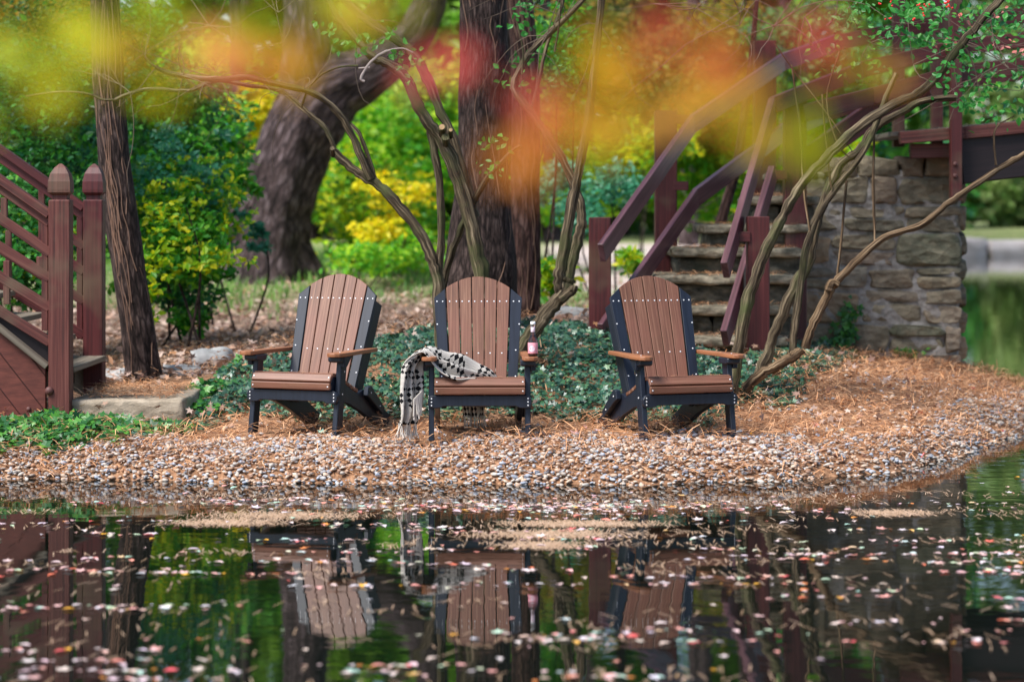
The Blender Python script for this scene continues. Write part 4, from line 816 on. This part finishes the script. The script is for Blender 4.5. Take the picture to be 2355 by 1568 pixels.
CB = P(1770, 850, 16.9); org = (CB.x, 16.9, gz(CB.x, 16.9)); sh3 = thing('bowed_shrub', 'pale bowed shrub stems crossing in front of the stone pier', 'shrub', org)
stems('stem', M['stem'], sh3, org, [
 ([(1680,920),(1690,850),(1697,800),(1719,692),(1748,606),(1781,534),(1810,481),(1853,414),(1911,351),(1978,289),(2055,241),(2110,215),(2150,180),(2212,100),(2252,52),(2300,0),(2360,-60)], 32, 20, (-.3,-.2)),
 ([(1745,870),(1765,810),(1791,740),(1829,654),(1858,606),(1873,524),(1897,457),(1930,380),(1974,346),(2007,298),(2060,265),(2127,231),(2200,225)], 34, 17, (.0,.1)),
 ([(1822,815),(1828,740),(1839,668),(1853,572),(1882,495),(1925,428),(1974,366),(2007,303),(2030,240),(2060,170)], 20, 15, (-.15,.0))], 16.9, 300)
stems('pale_stem', M['stem_pale'], sh3, org, [
 ([(1712,896),(1740,868),(1767,851),(1800,832),(1822,822),(1842,805)], 30, 26, (-.2,-.2)),
 ([(1850,800),(1862,760),(1887,707),(1908,665),(1921,649),(1964,606),(2031,548),(2113,520),(2175,472),(2223,438),(2295,390),(2354,356),(2430,310)], 26, 12, (-.1,-.2)),
 ([(1905,668),(1912,650),(1928,655)], 26, 18, (-.14,-.14))], 16.9, 320)
stems('hanging_vine', M['stem_pale'], sh3, org, [([(1946,414),(1936,530),(1925,632)], 7, 7, (0,-.1)), ([(2010,294),(2008,430),(2012,560)], 6, 7, (0,-.1)), ([(1890,217),(1896,300),(1911,433)], 5, 5, (-.1,-.1)), ([(1820,150),(1840,300),(1848,437),(1863,535)], 5, 7, (-.1,-.1)),
 ([(1930,120),(1900,230),(1925,330),(1955,365)], 4, 3, (-.2,-.2)), ([(2298,285),(2285,310),(2290,380)], 5, 7, (-.1,-.2)), ([(2298,285),(2330,268)], 4, 3, (-.1,-.1)), ([(1780,100),(1830,170),(1900,260),(1960,350)], 3, 3, (-.2,-.2))], 16.9, 340)
twigs('twig', [(1900,60),(2000,100),(2100,150),(1850,40),(2212,100),(2260,60),(2320,160),(2200,200),(1780,60),(1700,30),(2350,120)], sh3, org, M['twig'], 48, 16.8, .3, 1.2, 24, .0035)
sprig('foliage', sh3, org, M['lf_fresh'], [(1960,15),(1990,30),(2030,20),(2080,30),(2110,10),(2140,50),(2180,25),(2060,70),(2120,90),(1920,40),(2020,80),(2210,150),(2250,110),(2300,60),(2180,190),(2220,240),(2260,255),(2120,30),(2330,30)], 22, .075, .05, 16.5)
sprig('dark_foliage', sh3, org, M['lf_dark'], [(2300,20),(2340,90),(2240,60),(2270,160),(2340,180),(2200,120),(2160,100),(2330,250),(2280,210),(2230,20),(1900,120),(1990,150)], 34, .10, .055, 17.3)
M['pink'] = mat_leaf('pink_leaves', [(.75,.16,.14), (.80,.30,.26)])
sprig('red_foliage', sh3, org, M['pink'], [(2165,100),(2290,30),(2330,110),(2230,55),(2310,100)], 4, .05, .045, 17.2)
mb = MB()
for (u, v) in ((2050,5),(2045,45),(2115,20),(2125,35),(2178,8),(2185,18),(2180,5),(2100,45),(2020,8),(2110,12),(2176,14),(2130,15)):
    mb = MB()
    for _ in range(3): a = P(u, v, 16.35); mb.lathe([(.001,-.007),(.005,-.005),(.007,0),(.005,.005),(.001,.007)], (a.x+random.gauss(0,.009), a.y, a.z+random.gauss(0,.009)), 8)
    mb.build('berry_cluster', M['berry'], sh3, org)

# ------------------------------------------------------------------ understorey shrubs and trees behind
def bush(name, label, mat, blobs, n, size, cat='shrub', group=None, stemn=7, **k):
    k.setdefault('clump', 16); k.setdefault('spread', .20); k.setdefault('shell', .12)
    B = [PB(*b_) for b_ in blobs]; c0 = B[0][0]; org = (c0.x, c0.y, gz(c0.x, c0.y)); t = thing(name, label, cat, org, 0, group); mb = MB()
    for b_ in B:
        for _ in range(max(1 if b_ is B[0] else 0, stemn//len(B)-1)):
            e = b_[0]+Vector((random.uniform(-.7,.7)*b_[1][0], random.uniform(-.5,.5)*b_[1][1], random.uniform(0,.8)*b_[1][2])); s_ = Vector((c0.x+random.uniform(-.3,.3), c0.y+random.uniform(-.2,.2), org[2]-.05))
            mid = s_.lerp(e, .5)+Vector((random.gauss(0,.12), random.gauss(0,.1), .1)); mb.tube([s_, mid, e], [.016,.011,.004], 6, sub=4)
    mb.build('branches', M['bark'], t, org); foliage('leaves', M[mat], B, n, size, t, org, **k); return t
bush('dark_shrub', 'dense dark shrub filling the far left edge behind the wooden steps', 'lf_dark', [(60,480,20.5,200,170,.7),(80,250,21,220,180,.8),(40,620,20,160,120,.6)], 11000, .06)
bush('tall_green_shrub', 'tall green shrub between the slim left tree and the old trunk', 'lf_dark', [(410,430,23,130,160,.8),(390,260,23.5,150,130,.9),(410,560,23,100,110,.7),(390,640,22.6,110,60,.7),(410,690,22.4,120,35,.5),(150,80,23,260,120,.9)], 17000, .062, stemn=0)
bush('mixed_shrub', 'loose sprays of mid green leaves reaching right towards the old trunk', 'lf_mid', [(420,420,22.3,150,180,.7),(400,600,21.6,160,80,.5),(180,420,22.3,160,200,.7)], 4200, .062, clump=14, spread=.13, stemn=4)
bush('low_green_shrub', 'fresh green leafy shrub low down between the slim left tree and the old trunk', 'lf_mid', [(430,560,21,120,90,.5),(460,620,21.2,80,50,.4),(380,470,21.2,90,90,.5)], 2600, .062, stemn=2)
bush('turning_shrub', 'thin sprays of yellowing leaves mixed through the left shrubs', 'lf_yg', [(430,480,21.3,150,150,.6),(120,560,20.2,130,120,.5)], 1300, .06, clump=9, spread=.10, stemn=3)
bush('teal_shrub', 'bluish green glossy shrub right of the slim left tree', 'lf_teal', [(400,400,21.5,110,110,.5),(460,600,21.8,60,50,.4),(450,450,21.5,70,80,.4),(200,360,21.5,90,90,.5)], 2600, .055)
bush('yellow_green_shrub', 'yellow green spray of leaves low beside the slim left tree', 'lf_yg', [(380,500,20.6,80,90,.5),(440,590,20.4,110,50,.5),(350,620,20.3,60,90,.4),(330,700,20.2,40,50,.3),(500,600,20.4,70,30,.4)], 900, .062, clump=12, spread=.2, stemn=3)
bush('maple_sapling', 'bright leafy sapling hanging in front of the old trunk', 'lf_mid', [(540,400,25,50,80,.4),(515,300,25,60,80,.5),(580,430,25,35,22,.3)], 1100, .085)
bush('upper_left_shrub', 'yellowish small leaved branches at the upper left corner', 'lf_oli', [(120,120,22,200,120,.6),(320,180,22.5,140,90,.6),(60,30,22,200,80,.6)], 4500, .055)
bush('golden_shrub', 'golden yellow shrub glowing in the clearing left of the middle chair', 'lf_yg', [(850,490,34,125,95,1),(800,440,36,60,100,1),(930,470,35,80,90,1),(830,580,34,70,60,.8),(900,560,35,110,60,.9)], 5200, .10, clump=12, spread=.2)
bush('yellow_sapling', 'small pure yellow sapling in the middle of the clearing', 'lf_yel', [(900,500,32.5,50,60,.6),(860,530,32,60,40,.6),(960,440,32.5,40,40,.5),(870,430,32.5,60,30,.5)], 1100, .085, clump=12, spread=.22)
bush('lime_tree', 'bright lime green tree above the clearing under the leaning trunk', 'lf_lime', [(900,320,40,140,110,1.6),(980,250,42,130,130,1.8),(820,400,40,80,60,1.2),(1000,400,40,100,70,1.4)], 7000, .14, 'tree')
bush('pale_thicket', 'pale low green thicket along the back of the grass', 'lf_lime', [(830,590,31,70,50,.9),(920,580,32,90,60,.9),(980,540,34,70,80,.8)], 2300, .08, clump=10)
bush('small_weed', 'small green weed growing from the leaf litter', 'lf_mid', [(430,735,21.5,45,22,.2),(450,760,21.5,30,14,.2)], 420, .06, 'plant', stemn=3)
bush('leggy_sapling', 'leggy pale green sapling at the foot of the old trunk', 'lf_teal', [(590,530,24,30,28,.2),(600,570,24,28,18,.2),(565,500,24,22,12,.2),(640,520,24,22,14,.2)], 330, .06, stemn=5)
bush('centre_green_tree', 'green leafy tree right of the two middle trunks', 'lf_mid', [(1280,130,23,70,150,.6),(1300,260,24,60,90,.6)], 2200, .07, 'tree')
bush('side_shrub', 'blue green shrub leaning over the pale path', 'lf_teal', [(1430,430,27,80,50,.7),(1330,500,27,60,50,.7),(1280,420,28,60,80,.7)], 1800, .075)
bush('clearing_tree', 'bright green tree filling the gap behind the left shrubs', 'lf_lime', [(470,400,42,150,150,1.5),(560,540,40,120,70,1.2),(300,560,40,120,70,1.2),(480,200,43,150,110,1.5)], 6500, .13, 'tree', stemn=2)
bush('path_shrub', 'bright green shrub behind the first railing post', 'lf_lime', [(1300,420,36,100,120,1.2),(1450,380,38,110,110,1.2),(1640,420,38,130,100,1.2),(1700,320,38,120,120,1.2)], 7000, .12)
bush('amber_tree', 'amber and olive tree high above the pale path', 'lf_oli', [(1500,200,36,150,120,1.4),(1650,120,37,160,120,1.4),(1350,80,37,140,120,1.4),(1600,300,38,110,70,1.2)], 9000, .12, 'tree')
bush('yellow_bush', 'yellow patch of leaves seen between the railings', 'lf_yg', [(1510,330,34,90,60,.8),(1760,450,32,60,60,.8),(1940,350,30,60,50,.6)], 2200, .10)
bush('bridge_tree', 'dark green tree standing behind the footbridge', 'lf_dark', [(1950,250,34,130,130,1.2),(2120,150,35,140,130,1.2),(1850,100,34,140,120,1.2)], 7000, .11, 'tree')
bush('bank_grass_clump', 'bright grass clump beside the forked shrub at the path edge', 'lf_yg', [(1270,650,23,60,45,.4),(1450,600,26,40,30,.3)], 500, .10, 'plant', stemn=3)
a = P(945, 560, 45); gz_ = gz(a.x, 45); mk = thing('marker_post', 'small pale blue post standing far back in the clearing', 'post', (a.x, 45, gz_))
mb = MB(); mb.beam((a.x, 45, gz_-.1), (a.x, 45, P(0,475,45).z), .14, .14, Vector((0,1,0))); mb.build('post', plain('dark_blue_paint', (.05,.09,.16)), mk, (a.x, 45, gz_))
mb = MB(); mb.beam((a.x, 45, P(0,475,45).z), (a.x, 45, P(0,432,45).z), .24, .2, Vector((0,1,0)), .03); mb.build('head', plain('pale_blue_paint', (.45,.55,.68)), mk, (a.x, 45, gz_))
# rocks
def rock(label, u, v, y, w, h, seed):
    a = P(u, v, y); x = a.x; z = gz(x, y); mb = MB(); rough_box(mb, x-w/2, x+w/2, y-.15, y+.2, z-.08, z+h, 4, .02, .07); tag(mb.build('rock', M['rock'], None, (x, y, z)), label, 'rock', 'loose rocks behind the ivy')
rock('pale rounded rock right of the slim left tree', 490, 835, 18.9, .30, .12, 1); rock('low dark rock just right of the left landing', 418, 862, 18.3, .30, .06, 2); rock('flat rock half hidden behind the slim left tree', 262, 860, 18.6, .30, .07, 3); rock('pale flat stone beside the path behind the forked shrub', 1310, 735, 20.5, .42, .07, 4)
mb = MB(); a = P(455, 862, 18.2); b_ = P(560, 838, 18.5); mb.tube([a, a.lerp(b_, .5)+Vector((0,0,.02)), b_], [.02,.018,.012], 8); tag(mb.build('fallen_branch', M['twig'], None, tuple(a)), 'dead fallen branch lying by the pale rock', 'branch')
# far bank wall, hedge
mb = MB(); 
x = 9.0
while x < 60: w = rng.uniform(1.2,2.4); rough_box(mb, x, x+w-.05, 83.2, 84.4, -.3, .56+rng.uniform(-.05,.05), 2, .06, .12); x += w
tag(mb.build('bank_wall', M['pale_wall'], None, (20, 84, 0)), 'low pale stone retaining wall on the far shore', 'wall')
for i_, (u_, lab) in enumerate(((2150,'dark round tree on the far shore partly hidden by the pier'), (2270,'dark green tree on the far shore below the beam'), (2400,'dark tree on the far shore at the right edge'))):
    bush('far_shore_tree', lab, ('lf_dark', 'lf_pale', 'lf_pale')[i_], [(u_,440,92+i_*3,90,70,3),(u_+20,360,95,80,60,3)], 3200, .34, 'tree', 'trees on the far shore')
# woodland mass closing the view
B = []; B2 = []
for k in range(56):
    u = -500+(k if k < 46 else k-13)*75+rng.uniform(-30,30); y = rng.uniform(56,80)
    if u > 2000: y = rng.uniform(96,112)
    hmax = rng.uniform(-820,-560) if (rng.random() > .10 and abs(u-440) > 118 and abs(u-1330) > 35) else -20
    for v in np.arange(hmax, 560, 130): (B2 if u > 2000 else B).append(PB(u+rng.uniform(-40,40), v, y, rng.uniform(70,120), rng.uniform(70,100), 2.5))
foliage('far_woodland', M['lf_pale'], B2, 26000, .62, clump=60, spread=.3); tag(bpy.data.objects['far_woodland'], 'bright green woodland beyond the far shore of the pond', 'woodland', kind='stuff')
foliage('woodland', M['lf_wood'], B, 95000, .50, clump=60, spread=.34); tag(bpy.data.objects['woodland'], 'distant mixed green woodland beyond the clearing', 'woodland', kind='stuff')
mb = MB()
for k in range(34):
    u = -300+k*78+rng.uniform(-25,25); y = rng.uniform(50,72)
    if u > 1950: continue
    mb.tube([P(u, 600, y), P(u+rng.uniform(-15,15), 300, y), P(u+rng.uniform(-40,40), -600, y)], [.26,.2,.10], 8, sub=3)
tag(mb.build('woodland_trunks', M['bark_grey'], None, (0,60,0)), 'dark distant tree trunks standing in the woodland', 'woodland', kind='stuff')

# ------------------------------------------------------------------ overhanging maple by the photographer
org = (-1.7, 1.3, .2); mp_ = thing('overhanging_maple', 'out of focus maple with yellow green and red leaves hanging close by', 'tree', org)
mb = MB(); mb.tube([(-1.7,1.3,0), (-1.65,1.3,1.2), (-1.5,1.25,2.2), (-1.3,1.2,3.2)], [.09,.08,.065,.05], 14, flute=.03); mb.build('trunk', M['bark'], mp_, org)
mb = MB(); mb.tube([(-1.55,1.27,1.9), (-1.1,1.5,2.12), (-.5,1.75,2.22), (.1,1.78,2.2), (.6,1.8,2.12)], [.03,.022,.015,.010,.005], 10)
def pl(u, v, y): return P(u, v, y)
SP = []   # (u, v, y, count, spread px u, spread px v, material)
SP += [(60,130,1.25,9,110,90,'maple_y'), (230,60,1.2,10,120,60,'maple_y'), (430,60,1.2,9,110,45,'maple_y'), (900,5,1.2,8,110,22,'maple_y'), (620,0,1.15,4,90,25,'maple_y'), (20,250,1.3,3,60,40,'maple_y'), (1860,300,1.3,2,90,70,'maple_y')]
SP += [(1000,130,1.2,2,40,20,'maple_r'), (480,115,1.2,2,30,15,'maple_r'), (300,200,1.25,3,80,50,'maple_y'), (560,95,1.2,5,80,25,'maple_o'), (300,110,1.2,2,60,30,'maple_o'), (860,20,1.2,2,70,20,'maple_o'), (1350,290,1.2,5,90,50,'maple_o'), (1430,230,1.25,5,80,60,'maple_o'), (1560,100,1.2,5,110,60,'maple_o'), (1460,300,1.2,6,110,60,'maple_o'), (1700,200,1.2,4,110,50,'maple_o'), (1400,120,1.2,3,80,60,'maple_o'), (640,130,1.2,3,50,20,'maple_o')]
SP += [(1245,275,1.15,7,50,40,'maple_r'), (1500,170,1.2,4,90,60,'maple_r'), (1650,30,1.2,4,110,35,'maple_r'), (1830,110,1.2,3,60,30,'maple_r'), (560,120,1.2,2,50,15,'maple_r'), (1960,130,1.3,2,60,20,'maple_o')]
byM = {}
for (u, v, y, n_, su, sv, mk) in SP:
    y *= 1.5; su *= 1.5; sv *= 1.4; n_ = max(2, int(n_*{'maple_y': .8, 'maple_o': 1.0, 'maple_r': 1.3}[mk]+.5))
    c_ = P(u, v, y); tp = Vector((c_.x, 1.77, 2.19)); mb.tube([tp, tp.lerp(c_, .5)+Vector((.01,0,0)), c_+Vector((0,0,.02))], [.003,.002,.001], 5, sub=2)
    for _ in range(n_): byM.setdefault(mk, []).append(tuple(P(u+random.gauss(0, su*.6), v+random.gauss(0, sv*.6), y+random.uniform(-.22,.2))))
mb.build('branch', M['bark'], mp_, org)
for mk, pp in byM.items():
    pp = np.array(pp); n = len(pp); npmesh({'maple_y':'yellow_green_leaves','maple_o':'orange_leaves','maple_r':'red_leaves'}[mk], place(MAPLE_V, pp, rng.normal(size=(n,3))*.5+[0,-.7,.5], 3.14+rng.normal(0,.7,n), .015+.022*rng.random(n)), MAPLE_F, 12, M[mk], False, mp_, org)
